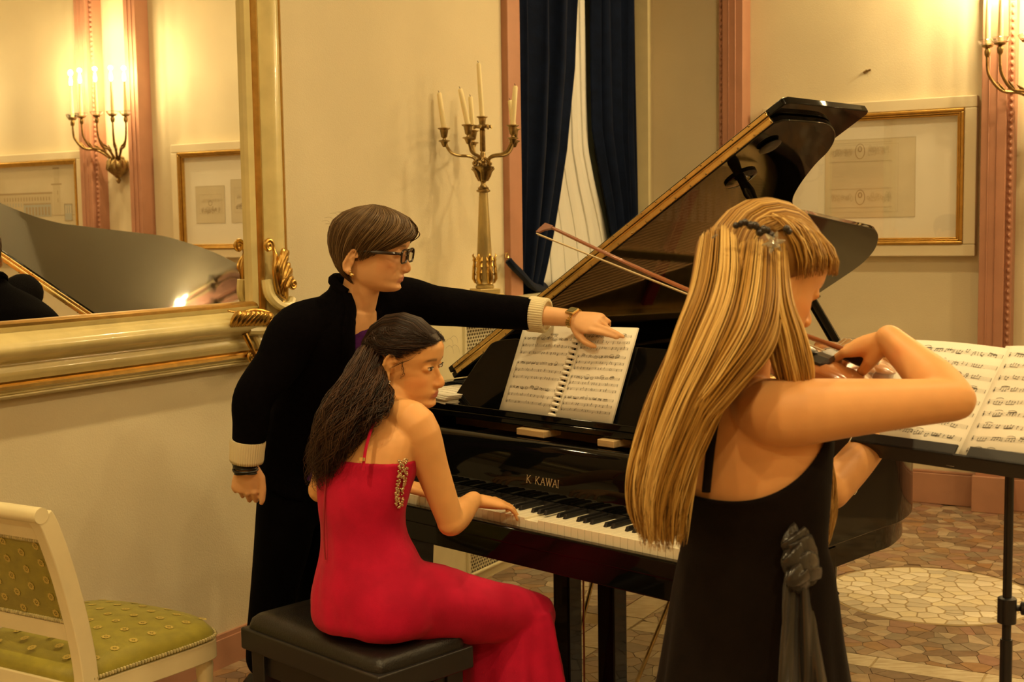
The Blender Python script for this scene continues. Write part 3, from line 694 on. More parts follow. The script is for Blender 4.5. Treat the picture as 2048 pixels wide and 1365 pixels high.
tb = thing('curtain_tieback', 'navy velvet tieback looped round the left curtain from a brass hook', 'tieback', onL(1015, 515, .03))
b = MB(); b.tube(catmull([onL(1016, 520, .045), onL(1024, 530, .055), onL(1042, 548, .045), onL(1062, 570, .02), onL(1080, 577, -.03), onL(1088, 572, -.10)], 6), [.020] + [.030]*20 + [.028]*10, 12, flat=.6); b.build('band', M_['navy'], tb, True, True)
b = MB(); c0 = onL(1014, 512, .05); b.tube([c0 + V(0, .012*math.cos(a), .012*math.sin(a)) + V(.006*math.cos(a), 0, 0) for a in [k*math.pi/6 for k in range(13)]], .003, 6); b.tube([W(.0, *onLc(1011, 508, .0)), c0 + V(0, 0, .012)], .004, 6); b.build('hook', M_['brass'], tb, True, True)
# ---------------------------------------------------------------- grand piano (local frame: x to the treble, y to the tail, z up; origin below the middle of the key fronts)
eB = ang(-45.6); sT = ang(44.4)
PC = onz(1024.6, 1045, .712); PC = Vector((PC.x, PC.y, 0))
PM = frame(PC, -eB, Vector((0, 0, 1)))
def pp(x, y, z): return PM @ Vector((x, y, z))
pno = thing('grand_piano', 'glossy black grand piano with its lid propped open', 'piano', PM)
BL = M_['black']
def pb(name, mb, m=BL, bevel=.004, parent=pno, smooth=True): return mb.build(name, m, parent, smooth, bevel=bevel)
# outline of the case, treble front -> tail -> bass front
def outl(inset):
    a = .765 - inset
    pts = catmull([(a, .62, 0), (a - .002, .72, 0), (a - .05, .87, 0), (.62 - inset*.8, .95, 0), (.40 - inset, 1.07, 0), (.285 - inset, 1.24, 0), (.24 - inset, 1.40, 0), (.20 - inset, 1.62, 0), (.155 - inset, 1.88, 0), (.08 - inset*.8, 2.07, 0), (-.09, 2.22 - inset*.8, 0), (-.30, 2.25 - inset, 0), (-.55, 2.25 - inset, 0)], 5)
    return [(p.x, p.y) for p in pts]
O = outl(0); I_ = outl(.045)
def rimwall(inset0, inset1, y0, z0, z1):
    A = [(.765 - inset0, y0)] + outl(inset0) + [(-.72 - (.045 - inset0)*0, 2.25 - inset0), (-.765 + inset0, 2.20 - inset0), (-.765 + inset0, y0)]
    B = [(.765 - inset1, y0)] + outl(inset1) + [(-.71, 2.25 - inset1), (-.765 + inset1, 2.19 - inset1), (-.765 + inset1, y0)]
    b = MB(); n = len(A)
    vs = [(x, y, z0) for x, y in A] + [(x, y, z1) for x, y in A] + [(x, y, z1) for x, y in B] + [(x, y, z0) for x, y in B]
    fs = []
    for i in range(n - 1):
        for a, c in ((0, 1), (1, 2), (2, 3), (3, 0)): fs.append((a*n + i, a*n + i + 1, c*n + i + 1, c*n + i))
    fs += [(0, n, 2*n, 3*n), (n-1, 2*n-1, 3*n-1, 4*n-1)]
    return b.add(vs, fs)
pb('rim', rimwall(0, .045, .22, .705, 1.0), bevel=.003)
pb('lower_rim', rimwall(.03, .10, .02, .632, .704), bevel=.002)
full = lambda ins: [(.765 - ins, .30)] + outl(ins) + [(-.765 + ins, 2.20), (-.765 + ins, .30)]
b = MB(); b.prism(full(.05), .80, .82); pb('soundboard', b, M_['wood'], 0)
# arms and cheek blocks beside the keys
for sx in (-1, 1):
    b = MB(); prof = [(-.035, .706), (-.035, .79), (-.02, .825), (.05, .85), (.12, .88), (.18, .93), (.235, 1.0), (.30, 1.0), (.30, .706)]
    vs = [(sx*.765, y, z) for y, z in prof] + [(sx*.685, y, z) for y, z in prof]; n = len(prof)
    b.add(vs, [tuple(range(n)), tuple(range(n, 2*n))] + [(i, (i+1) % n, n + (i+1) % n, n + i) for i in range(n)]); pb('arm', b, bevel=.008)
    b = MB(); b.box((min(sx*.685, sx*.617), -.02, .69), (max(sx*.685, sx*.617), .14, .755)); pb('cheek_block', b, bevel=.006)
b = MB(); b.box((-.74, -.03, .606), (.74, .42, .69)); pb('keybed', b, bevel=.006)
b = MB(); b.box((-.615, -.034, .66), (.615, -.006, .708)); pb('key_slip', b, bevel=.006)
# fallboard with felt strip and lettering
b = MB(); prof = [(.150, .742), (.158, .742), (.150, .76), (.158, .80), (.172, .86), (.186, .888), (.205, .897), (.215, .89), (.20, .86), (.185, .80), (.18, .742)]
prof = [(.150, .738), (.147, .75), (.151, .80), (.163, .86), (.176, .888), (.192, .899), (.212, .899), (.216, .88), (.19, .80), (.18, .738)]
vs = [(-.684, y, z) for y, z in prof] + [(.684, y, z) for y, z in prof]; n = len(prof)
b.add(vs, [tuple(range(n)), tuple(range(n, 2*n))] + [(i, (i+1) % n, n + (i+1) % n, n + i) for i in range(n)]); fb = pb('fallboard', b, bevel=.003)
b = MB(); b.box((-.615, .144, .732), (.615, .150, .744)); pb('name_felt', b, M_['blacksatin'], 0)
# serif capitals drawn as strokes: (polyline, width)
def letters(mb, word, x, z, h, at, wgt=.11, ser=True):
    G = {'K': [((0,0),(0,1)), ((.0,.38),(.55,1)), ((.16,.55),(.62,0))], 'A': [((0,0),(.36,1)), ((.36,1),(.74,0)), ((.14,.36),(.58,.36))],
         'W': [((0,1),(.27,0)), ((.27,0),(.5,.95)), ((.5,.95),(.74,0)), ((.74,0),(1.0,1))], 'I': [((0,0),(0,1))], '.': [((0,0),(0,.08))]}
    S = {'K': ((0,0),(0,1),(.55,1),(.64,0)), 'A': ((0,0),(.74,0)), 'W': ((0,1),(.5,1),(1.0,1)), 'I': ((0,0),(0,1)), '.': ()}
    for ch in word:
        if ch == ' ': x += h * .35; continue
        for a, c in G[ch]:
            d = Vector((c[0]-a[0], c[1]-a[1])); nn = Vector((-d.y, d.x)).normalized() * (wgt * h * .5 * (1.0 if abs(d.y) > .5 and d.x >= 0 else .6))
            mb.add([at(x + a[0]*h + nn.x, z + a[1]*h + nn.y), at(x + a[0]*h - nn.x, z + a[1]*h - nn.y), at(x + c[0]*h - nn.x, z + c[1]*h - nn.y), at(x + c[0]*h + nn.x, z + c[1]*h + nn.y)], [(0, 1, 2, 3)])
        if ser:
            for q in S[ch]:
                w = .13*h; t = .03*h; mb.add([at(x + q[0]*h - w, z + q[1]*h - t), at(x + q[0]*h + w, z + q[1]*h - t), at(x + q[0]*h + w, z + q[1]*h + t), at(x + q[0]*h - w, z + q[1]*h + t)], [(0, 1, 2, 3)])
        x += h * {'K': .92, 'A': .95, 'W': 1.22, 'I': .35, '.': .35}[ch]
    return x
dull = mat('inlay_brass', (.50, .42, .28), .4, .6)
b = MB(); x1 = letters(MB(), 'K. KAWAI', 0, 0, .021, lambda x, z: (x, 0, z)); zf = .797
letters(b, 'K. KAWAI', -x1/2 - .024, zf - .0105, .021, lambda x, z: (x, interp([(.75, .147), (.80, .151), (.86, .163)], z) - .0006, z)); b.build('lettering', dull, fb, False)
# script lettering on the treble side ('Kawai')
scr = {'K': [[(.05,0),(.16,.5),(.28,1.0)],[(.14,.42),(.35,.72),(.58,1.0)],[(.24,.56),(.38,.28),(.46,.02),(.62,.04)]],
       'a': [[(.42,.44),(.28,.50),(.10,.34),(.04,.12),(.12,.0),(.26,.08),(.40,.30)],[(.45,.48),(.38,.22),(.36,.04),(.46,.02),(.56,.12)]],
       'w': [[(.02,.40),(.10,.46),(.08,.16),(.14,.0),(.28,.14),(.36,.44)],[(.36,.44),(.30,.12),(.38,.0),(.54,.14),(.62,.42),(.56,.50)]],
       'i': [[(.14,.46),(.07,.16),(.08,.01),(.20,.06),(.28,.14)],[(.19,.66),(.20,.70)]]}
b = MB(); HH = .095; x = 0; at = lambda u, z: (.7662, .455 - .205 + u, .818 + z)
for ch, adv in (('K', .56), ('a', .47), ('w', .58), ('a', .47), ('i', .3)):
    for st in scr[ch]:
        p = catmull([(q[0], q[1], 0) for q in st], 6)
        for i in range(len(p) - 1):
            d = (p[i+1] - p[i]); nn = Vector((-.028, .012, 0)) * (1 if d.y < 0 or ch == 'K' else .6)
            b.add([at((x + a.x + k*nn.x)*HH, (a.y + k*nn.y)*HH) for a, k in ((p[i], 1), (p[i], -1), (p[i+1], -1), (p[i+1], 1))], [(0, 1, 2, 3)])
    x += adv
b.build('script_lettering', mat('script_gilt', (.62, .52, .34), .45, .4), pno, False)
# keys
KW = 1.222 / 52; wk = MB(); wk.box((.0005, 0, .700), (KW - .0005, .152, .732)); x0 = -.611
hasb = [k % 7 not in (1, 4) for k in range(52)]       # A0 is white key 0: no sharp after B (1) and E (4)
wme = None; bme = None
for k in range(52):
    if wme is None: o = wk.build('white_key', M_['keyw'], pno, False, bevel=.0012); wme = o.data
    else: o = link('white_key', wme, pno, bevel=.0012)
    o.location = (x0 + k * KW, 0, -.006 if k in (28, 29) else 0)
sb = MB(); sb.add([(-.0055, .052, .732), (.0055, .052, .732), (.0055, .150, .732), (-.0055, .150, .732), (-.0042, .058, .744), (.0042, .058, .744), (.0042, .150, .744), (-.0042, .150, .744)], [(0,3,2,1),(4,5,6,7),(0,1,5,4),(1,2,6,5),(2,3,7,6),(3,0,4,7)])
for k in range(51):
    if k % 7 in (1, 4): continue
    if bme is None: o = sb.build('black_key', M_['blacksatin'], pno, False, bevel=.0012); bme = o.data
    else: o = link('black_key', bme, pno, bevel=.0012)
    o.location = (x0 + (k + 1) * KW, 0, 0)
# interior: plate, strings, dampers, felts, tuning pins
platem = mat('bronze_plate', (.55, .36, .12), .38, .7, var=.2, vscale=12)
b = MB(); b.prism(full(.07)[1:-1] + [(-.69, 2.1), (-.69, .52), (.69, .52)], .868, .878); pb('cast_plate', b, platem, 0)
for i, (xa, ya, xb, yb) in enumerate(((-.30, .62, -.42, 2.1), (.05, .62, .02, 1.9), (.36, .62, .25, 1.2), (-.62, .62, -.66, 2.05))):
    b = MB(); d = Vector((xb-xa, yb-ya, 0)).normalized(); nn = Vector((-d.y, d.x, 0)) * .016
    b.add([Vector((xa, ya, z)) + nn*s for z in (.878, .915) for s in (1, -1)] + [Vector((xb, yb, z)) + nn*s for z in (.878, .915) for s in (1, -1)], [(0,1,3,2),(4,6,7,5),(0,2,6,4),(1,5,7,3),(2,3,7,6),(0,4,5,1)]); pb('plate_strut', b, platem, .004)
b = MB(); b.box((-.69, .44, .86), (.69, .60, .90)); pb('pin_block', b, platem, .004)
b = MB()
for i in range(88):
    x = lerp(-.64, .64, i/87)
    for j in range(2): b.tube([(x + j*.004, .47 + .03*j + (i % 3)*.02, .90), (x + j*.004, .465 + .03*j + (i % 3)*.02, .93)], .0035, 5)
stuff(pb('tuning_pins', b, M_['steel'], 0))
strm = mat('copper_string', (.62, .36, .16), .35, 1); b = MB(); b2 = MB()
def tail_y(x): 
    ys = [y for xx, y in outl(.10) if xx >= x]; return max(ys) if ys else .8
for i in range(72):
    x = lerp(-.20, .66, i/71); b.tube([(x, .60, .905), (x - .04, max(.72, tail_y(x) - .06), .897)], .0012, 4, cap=False)
for i in range(34):
    x = lerp(-.66, -.24, i/33); b2.tube([(x, .60, .915), (x + .30, 2.0 - .2*i/33, .906)], .0020, 4, cap=False)
stuff(pb('treble_strings', b, M_['steel'], 0)); stuff(pb('bass_strings', b2, strm, 0))
for x, y, w in ((-.66, .64, .36), (-.26, .64, .30), (.06, .64, .30), (-.60, 1.55, .5), (.12, 1.05, .22)):
    b = MB(); b.box((x, y, .884), (x + w, y + .06, .90)); pb('red_felt', b, M_['felt'], 0)
b = MB()
for i in range(60):
    x = lerp(-.64, .45, i/59); b.box((x, .74, .91), (x + .011, .80, .945))
stuff(pb('dampers', b, M_['blacksatin'], 0))
# music shelf, desk and the wooden blocks below it
b = MB(); b.box((-.66, .245, .925), (.66, .52, .945)); shelf = pb('music_shelf', b, bevel=.005)
b = MB(); b.box((-.70, .255, .945), (.70, .285, .956)); b.box((-.70, .250, .945), (.70, .257, .964)); pb('desk_ledge', b, bevel=.003)
for x0_, x1_ in ((-.20, -.09), (.11, .17)):
    b = MB(); b.box((x0_, .225, .902), (x1_, .30, .922)); pb('shelf_block', b, M_['wood'], .003)
b = MB(); dk = [(-.555, 0), (.555, 0), (.50, .13), (.455, .18), (.39, .20), (-.39, .20), (-.435, .18), (-.47, .13)]
dk = [(p.x, p.y) for p in catmull([(-.565, 0, 0), (-.555, .03, 0), (-.475, .18, 0), (-.44, .218, 0), (-.36, .232, 0)], 4)] + [(p.x, p.y) for p in catmull([(.36, .232, 0), (.44, .218, 0), (.475, .18, 0), (.555, .03, 0), (.565, 0, 0)], 4)]
DT = Matrix.Translation((0, .300, .950)) @ Matrix.Rotation(R(68), 4, 'X')
b.prism(dk, -.012, 0, DT); desk = pb('music_desk', b, bevel=.003)
# lid: hinge on the spine, about 31 degrees open, front flap folded back on top
TH = R(31.4)
LM = Matrix.Translation((-.765, 0, 1.0003)) @ Matrix.Rotation(-TH, 4, 'Y')     # local x = away from the hinge, y tail, z = upper face
lidpts = [(0, .505), (1.475, .505)] + [(p.x, p.y) for p in catmull([(1.492, .53, 0), (1.495, .72, 0), (1.475, .81, 0), (1.43, .885, 0), (1.37, .935, 0), (1.305, .958, 0), (1.20, 1.02, 0), (1.11, 1.10, 0), (1.045, 1.22, 0), (1.02, 1.35, 0), (.975, 1.60, 0), (.93, 1.87, 0), (.905, 1.96, 0), (.85, 2.06, 0), (.76, 2.17, 0), (.64, 2.24, 0), (.45, 2.25, 0)], 4)] + [(0, 2.25)]
b = MB(); b.prism(lidpts, 0, .020, LM); lid = pb('lid', b, bevel=.004)
b = MB(); b.prism([(0, .500), (1.528, .500), (1.540, .520), (1.540, .925), (1.528, .938), (0, .938)], .0215, .043, LM); pb('front_flap', b, bevel=.004)
b = MB(); b.box((.03, .4985, .003), (1.475, .5055, .0185), LM); b.box((.03, .4935, .0245), (1.475, .5005, .037), LM); pb('piano_hinge', b, M_['brass'], .002)
b = MB(); b.tube([(.03, .500, .0208), (1.475, .500, .0208)], .003, 8, M=LM); pb('hinge_pin', b, M_['brass'], 0)
b = MB()
for i in range(24):
    for z in (.006, .034): b.ell((.06 + i*.0615, .4975 if z < .02 else .4928, z), (.003, .0015, .003), 8, 5, M=LM)
stuff(pb('hinge_screws', b, M_['bronze'], 0))
for x in (.30, .95): 
    pass
b = MB(); b.lathe([(.012, 0), (.030, -.003), (.034, -.008), (.026, -.012), (.008, -.012)], 18, LM @ Matrix.Translation((1.385, .60, 0))); pb('lid_button', b, M_['blacksatin'], 0)
pt = LM @ Vector((1.225, .665, -.006)); pb0 = Vector((.70, .70, .985))
b = MB(); b.lathe([(.05, 0), (.05, -.006), (.03, -.012), (.02, -.012)], 18, LM @ Matrix.Translation((1.225, .665, 0))); pb('prop_cup', b, BL, 0)
b = MB(); b.tube([pb0, lerp(pb0, pt, .85), lerp(pb0, pt, .88), lerp(pb0, pt, .91), lerp(pb0, pt, .94), pt], [.016, .013, .018, .013, .018, .012], 10); pb('lid_prop', b, BL, 0)
# legs with casters
def leg(x, y):
    b = MB(); b.rings([[(x + sx*w, y + sy*w, z) for sx, sy in ((-1,-1),(1,-1),(1,1),(-1,1))] for w, z in ((.062, .632), (.062, .58), (.052, .57), (.036, .14), (.036, .10), (.045, .095), (.045, .085))]); l_ = pb('leg', b, bevel=.006)
    b = MB(); b.lathe([(.02, .085), (.032, .08), (.032, .07), (.02, .062)], 16, Matrix.Translation((x, y, 0)))
    b.tube([(x, y - .006, .068), (x + .02, y - .018, .045), (x + .025, y - .02, .028)], .006, 6); b.tube([(x, y + .006, .068), (x + .02, y + .018, .045), (x + .025, y + .02, .028)], .006, 6)
    b.build('caster_fork', M_['brass'], l_); b = MB(); b.tube([(x + .025, y - .012, .0255), (x + .025, y + .012, .0255)], .025, 18); b.build('caster_wheel', M_['brass'], l_)
leg(-.60, .16); leg(.60, .20); leg(-.13, 1.83)
# pedal lyre
b = MB(); b.box((-.13, .26, .575), (.16, .40, .606)); pb('lyre_block', b, bevel=.004)
for x in (-.085, .085):
    b = MB(); b.box((x - .031 + .012, .27, .13), (x + .031 + .012, .33, .58)); pb('lyre_post', b, bevel=.006)
b = MB(); b.box((-.14, .24, .075), (.165, .36, .13)); pb('lyre_box', b, bevel=.006)
for x in (-.075, .012, .10):
    b = MB(); b.box((x - .022, .12, .085), (x + .022, .26, .095)); b.ell((x, .12, .09), (.022, .03, .006), 12, 6); pb('pedal', b, M_['brass'], .003)
for x in (-.010,):
    b = MB(); b.tube([(x, .30, .13), (x, .30, .58)], .003, 8); pb('pedal_rod', b, M_['brass'], 0)
for x, x2 in ((-.10, -.16), (.125, .19)):
    b = MB(); b.tube([(x, .30, .10), (x2, .62, .66)], .006, 8); pb('lyre_brace', b, M_['bronze'], 0)
# ---------------------------------------------------------------- printed music
def staff_page(mb, at, w, h, systems, staves, seed, gap, mw=.045, title=None, lw=.00045):
    """black print on a page: at(u, v) -> point, u to the right, v up; systems of staves"""
    rnd = random.Random(seed)
    def q(u0, v0, u1, v1): mb.add([at(u0, v0), at(u1, v0), at(u1, v1), at(u0, v1)], [(0, 1, 2, 3)])
    def sl(u0, v0, u1, v1, t): mb.add([at(u0, v0 - t), at(u1, v1 - t), at(u1, v1 + t), at(u0, v0 + t)], [(0, 1, 2, 3)])
    top = h - mw * (1.3 if not title else 2.0); block = (top - mw*.5) / systems; sp = gap
    for s in range(systems):
        y0 = top - s * block
        for k in range(staves):
            y = y0 - k * block / (staves + .45); u0, u1 = mw, w - mw * .8
            for i in range(5):
                for j in range(12): q(lerp(u0, u1, j/12), y - i*sp - .00011, lerp(u0, u1, (j + 1)/12), y - i*sp + .00011)
            q(u0 + .0035, y - 5*sp, u0 + .0043, y + sp); mb.add([at(u0 + .004 + .0016*math.cos(a), y - 2.6*sp + .0024*math.sin(a)) for a in [j*math.pi/3 for j in range(6)]], [(0,1,2,3,4,5)])
            nb = 4; bars = [lerp(u0 + .012, u1, (j + 1)/nb) for j in range(nb)]
            for x in bars[:-1] + [u1 - .0005]: q(x - lw*1.3, y - 4*sp, x + lw*1.3, y)
            x = u0 + .016; melodic = (k == 0)
            while x < u1 - .008:
                if any(abs(x - bx) < .004 for bx in bars): x += .006; continue
                n = rnd.choice((4, 4, 2, 3)) if melodic and rnd.random() < .8 else 1
                dx = sp * 2.6; p0 = rnd.uniform(-4.4, .4)
                if x + n*dx > u1 - .004: break
                st = 1 if p0 < -2 else -1; heads = []
                for j in range(n):
                    p = p0 + rnd.uniform(-1.2, 1.2); hx = x + j*dx; hy = y + p*sp; heads.append((hx, hy))
                    for c in range(1 if melodic else rnd.choice((1, 2, 3))):
                        yy = hy - c*sp*1.0*st
                        mb.add([at(hx + sp*.62*math.cos(a), yy + sp*.46*math.sin(a + .35)) for a in [i*math.pi/3 for i in range(6)]], [(0,1,2,3,4,5)])
                    q(hx + st*sp*.55 - lw, min(hy, hy + st*sp*3), hx + st*sp*.55 + lw, max(hy, hy + st*sp*3))
                if n > 1: sl(heads[0][0] + st*sp*.55, heads[0][1] + st*sp*3, heads[-1][0] + st*sp*.55, heads[-1][1] + st*sp*3, sp*.25)
                if n > 1 and rnd.random() < .5: sl(heads[0][0] + st*sp*.55, heads[0][1] + st*sp*2.3, heads[-1][0] + st*sp*.55, heads[-1][1] + st*sp*2.3, sp*.22)
                if melodic and rnd.random() < .3:
                    for i in range(6): sl(heads[0][0] + (heads[-1][0]-heads[0][0])*i/6, y + sp*(1.5 + math.sin(i/6*math.pi)), heads[0][0] + (heads[-1][0]-heads[0][0])*(i+1)/6, y + sp*(1.5 + math.sin((i+1)/6*math.pi)), .0004)
                x += n*dx + rnd.uniform(.3, 1.2) * (dx if melodic else .018)
        if staves > 1: q(u0 - .0008, y0 - (staves-1)*block/(staves + .45) - 4*sp, u0, y0)
def page(name, mb_parent, M, w, h, curve=0, m=None, n=10, th=.0006):
    rows = [[M @ Vector((w*i/n, h*j/4, curve*math.sin(math.pi*i/n))) for i in range(n + 1)] for j in range(5)]
    b = MB(); b.grid(rows); return b.build(name, m or M_['paper'], mb_parent, True, True, solid=th)
# spiral-bound score on the desk: quadrilateral read off the desk plane, real size about 0.44 x 0.29 m
Dn = PM @ DT
def ondesk(x, y, off):
    o = Dn @ Vector((0, 0, off)); n = (Dn.to_3x3() @ Vector((0, 0, 1))).normalized(); r = ray(x, y); return CAM + r * ((o - CAM).dot(n) / r.dot(n))
bl, br, tr_, tl_ = ondesk(997, 825, .012), ondesk(1222, 851, .012), ondesk(1276, 656, .012), ondesk(1048, 652, .012)
bm_, tm_ = ondesk(1103, 838, .010), ondesk(1163, 655, .010)
scr_t = thing('spiral_score', 'open spiral-bound music score on the piano desk', 'book', frame((bl + br)/2, br - bl, Vector((0, 0, 1))))
def quadpage(name, a, b_, c, d, par, bulge, nrm):
    rows = [[lerp(lerp(a, b_, i/8), lerp(d, c, i/8), j/4) + nrm*(bulge*math.sin(math.pi*i/8)) for i in range(9)] for j in range(5)]
    mb = MB(); mb.grid(rows); return mb.build(name, M_['paper'], par, True, True, solid=.0006)
nD = (Dn.to_3x3() @ Vector((0, 0, 1))).normalized()
if nD.dot(CAM - bl) < 0: nD = -nD
print('score size', (br-bl).length, (tl_-bl).length)
g = (br - bl).normalized() * .006
for i in range(4): quadpage('page_stack', bl - nD*(.002 + .0012*i), bm_ - g - nD*(.002 + .0012*i), tm_ - g - nD*(.002 + .0012*i), tl_ - nD*(.002 + .0012*i), scr_t, .002, nD)
for i in range(4): quadpage('page_stack', bm_ + g - nD*(.002 + .0012*i), br - nD*(.002 + .0012*i), tr_ - nD*(.002 + .0012*i), tm_ + g - nD*(.002 + .0012*i), scr_t, .002, nD)
for side, (a, b_, c, d), sy, seed in (('l', (bl, bm_ - g, tm_ - g, tl_), 3, 21), ('r', (bm_ + g, br, tr_, tm_ + g), 4, 22)):
    pg = quadpage('page', a, b_, c, d, scr_t, .004, nD)
    w = ((b_ - a).length); h = ((d - a).length)
    at = lambda u, v, a=a, b_=b_, c=c, d=d, w=w, h=h: lerp(lerp(a, b_, u/w), lerp(d, c, u/w), v/h) + nD*(.004*math.sin(math.pi*min(1, max(0, u/w))) + .0012)
    mb = MB(); staff_page(mb, at, w, h, sy, 3, seed, .0017, .018, title=(side == 'l'), lw=.0004); mb.build('printed_notes', M_['ink'], pg, False, True)
    if side == 'l':
        fc = bpy.data.curves.new('title', 'FONT'); fc.body = 'Cantiga'; fc.size = .009; fc.align_x = 'CENTER'
        to = bpy.data.objects.new('title', fc); COL.objects.link(to); dg = bpy.context.evaluated_depsgraph_get(); me = bpy.data.meshes.new_from_object(to.evaluated_get(dg)); bpy.data.objects.remove(to)
        mb = MB(); mb.add([at(w*.62 + v.co.x, h - .028 + v.co.y) for v in me.vertices], [tuple(p.vertices) for p in me.polygons]); mb.build('title_print', M_['ink'], pg, False, True)
b = MB(); plastic = mat('white_plastic', (.78, .74, .62), .3)
for i in range(17):
    c = lerp(bm_, tm_, (i + .6)/17.4); ax = (br - bl).normalized(); path = [c + ax*(.011*math.cos(t)) + nD*(.011*math.sin(t) + .001) for t in [R(a) for a in range(-20, 201, 20)]]
    b.tube(path, .0036, 6, flat=1.5)
b.build('spiral_binding', plastic, scr_t, True, True)
# loose sheets lying on the bass side of the piano top
ls = thing('sheet_music_stack', 'stack of loose sheet music lying on the piano left of the desk', 'paper stack', pp(-.62, .42, 1.002))
ex, ey = -eB, sT
LSM = PM @ Matrix.Translation((-.745, .275, .947)) @ Matrix.Rotation(R(-4), 4, 'Z')
for i in range(9):
    M2 = LSM @ Matrix.Translation((random.uniform(-.006, .006), random.uniform(-.006, .006), .0015 + i*.0045)) @ Matrix.Rotation(R(random.uniform(-3, 3)), 4, 'Z')
    pg = page('sheet', ls, M2, .215, .20, .002, th=.0035)
mb = MB(); staff_page(mb, lambda u, v: M2 @ Vector((u, v, .0032 + .002*math.sin(math.pi*u/.215))), .215, .20, 5, 1, 5, .0016, .016); mb.build('printed_notes', M_['ink'], pg, False, True)
# ---------------------------------------------------------------- piano bench
BN = pp(-.07, -.50, 0)
bn = thing('piano_bench', 'black adjustable piano bench with a leather seat', 'bench', frame(pp(-.165, -.42, 0), -eB, Vector((0, 0, 1))))
lea = mat('black_leather', (.008, .007, .007), .36, bump=.3, bscale=220)
b = MB(); hx, hy = .285, .155
rows = []
for h, z in ((0, .45), (-.004, .466), (.002, .486), (.014, .497)):
    n = 8; r = []
    for k in range(40):
        a = 2*math.pi*k/40; cx = math.copysign(abs(math.cos(a))**.14, math.cos(a)); cy = math.copysign(abs(math.sin(a))**.14, math.sin(a)); r.append((cx*(hx-.012-h), cy*(hy-.012-h), z))
    rows.append(r)
for s, z in ((.8, .501), (.45, .503), (.05, .504)): rows.append([(x*s, y*s, z) for x, y, _ in rows[3]])
b.rings(rows); b.build('seat_cushion', lea, bn, True, autos=60)
b = MB(); b.box((-hx, -hy, .405), (hx, hy, .463)); b.build('seat_frame', M_['blacksatin'], bn, False, bevel=.006)
for sx in (-1, 1):
    for sy in (-1, 1):
        b = MB(); b.rings([[(sx*(hx-.05) + q[0]*w, sy*(hy-.045) + q[1]*w, z) for q in ((-1,-1),(1,-1),(1,1),(-1,1))] for w, z in ((.028, .405), (.026, .2), (.020, 0))]); b.build('leg', M_['blacksatin'], bn, False, bevel=.004)
b = MB(); b.box((-hx+.03, -hy+.03, .34), (hx-.03, -hy+.045, .405)); b.box((-hx+.03, hy-.045, .34), (hx-.03, hy-.03, .405)); b.box((-hx+.03, -hy+.03, .34), (-hx+.045, hy-.03, .405)); b.box((hx-.045, -hy+.03, .34), (hx-.03, hy-.03, .405)); b.build('apron', M_['blacksatin'], bn, False)
for sx in (-1, 1):
    b = MB(); b.lathe([(.010, 0), (.010, .02), (.034, .022), (.040, .030), (.038, .044), (.026, .052), (.004, .054)], 20, Matrix.Translation((sx*(hx-.03), 0, .370)) @ Matrix.Rotation(R(90*sx), 4, 'Y')); b.build('height_knob', M_['black'], bn)
# ---------------------------------------------------------------- upholstered chair by the left wall, seen from behind
chB = V(-1.045, 3.0, 0); cy_ = ang(30); cx_ = ang(120)
CW = .43
chM = frame(chB - cx_*CW*.5 , cx_, V(0, 0, 1)) @ Matrix.Diagonal((1, 1, .955, 1))           # origin between the back legs, x right, y forward
ch = thing('dining_chair', 'cream painted chair with flowered green upholstery at the left, seen from behind', 'chair', chM)
fab = mat('green_damask', (.30, .26, .024), .55, var=.18, vscale=30, sheen=.1, bump=.15, bscale=400)
gim = mat('gold_braid', (.50, .43, .20), .6, var=.4, vscale=120)
flo = mat('woven_gold', (.50, .38, .08), .6)
BT = .895                                               # top of the back
def stile_path(x): return catmull([(x, .012, .02), (x, .0, .25), (x, .006, .44), (x, -.012, .58), (x, -.050, .74), (x, -.090, .86), (x, -.108, BT)], 5)
for sx in (-1, 1):
    b = MB(); path = stile_path(sx*CW/2); n = len(path); rs = []
    for i, p in enumerate(path):
        t = (path[min(i+1, n-1)] - path[max(i-1, 0)]).normalized(); f = Vector((0, t.z, -t.y)); w, d = .017, .024 if p.z > .4 else .020
        rs.append([p + V(w, 0, 0) + f*d, p + V(-w, 0, 0) + f*d, p + V(-w, 0, 0) - f*d, p + V(w, 0, 0) - f*d])
    b.rings(rs); b.build('back_leg', M_['cream'], ch, True, bevel=.004)
def back_y(z): return interp([(.44, .006), (.58, -.012), (.74, -.050), (.86, -.090), (.9, -.108)], z)
b = MB(); b.tube([(-CW/2 - .02, back_y(BT) - .012, BT + .004), (CW/2 + .018, back_y(BT) - .012, BT + .004)], .020, 14); b.add([(sx*CW/2, back_y(z) + dy, z) for z in (.83, BT) for sx in (-1, 1) for dy in (-.016, .016)], [(0,1,3,2),(4,6,7,5),(0,2,6,4),(1,5,7,3),(0,4,5,1),(2,3,7,6)]); b.build('top_rail', M_['cream'], ch, True)
b = MB(); b.add([(sx*CW/2, back_y(z) + dy, z) for z in (.555, .60) for sx in (-1, 1) for dy in (-.016, .016)], [(0,1,3,2),(4,6,7,5),(0,2,6,4),(1,5,7,3),(0,4,5,1),(2,3,7,6)]); b.build('lower_rail', M_['cream'], ch, True)
b = MB()
for dy in (-1, 1):
    rows = []
    for j in range(9):
        z = lerp(.60, .832, j/8); rows.append([(lerp(-CW/2 + .018, CW/2 - .018, i/10), back_y(z) + dy*(.010 + .012*math.sin(math.pi*i/10)*math.sin(math.pi*j/8)), z) for i in range(11)])
    b.grid(rows)
b.build('back_upholstery', fab, ch)
def braid(mb, pts, r=.0042):
    n = len(pts)
    for i in range(n - 1):
        a, c = Vector(pts[i]), Vector(pts[i+1]); L = (c - a).length; k = max(1, int(L/.008))
        for q in range(k): mb.ell(lerp(a, c, (q + .5)/k), (.0058, .0050, .0058), 6, 4)
b = MB()
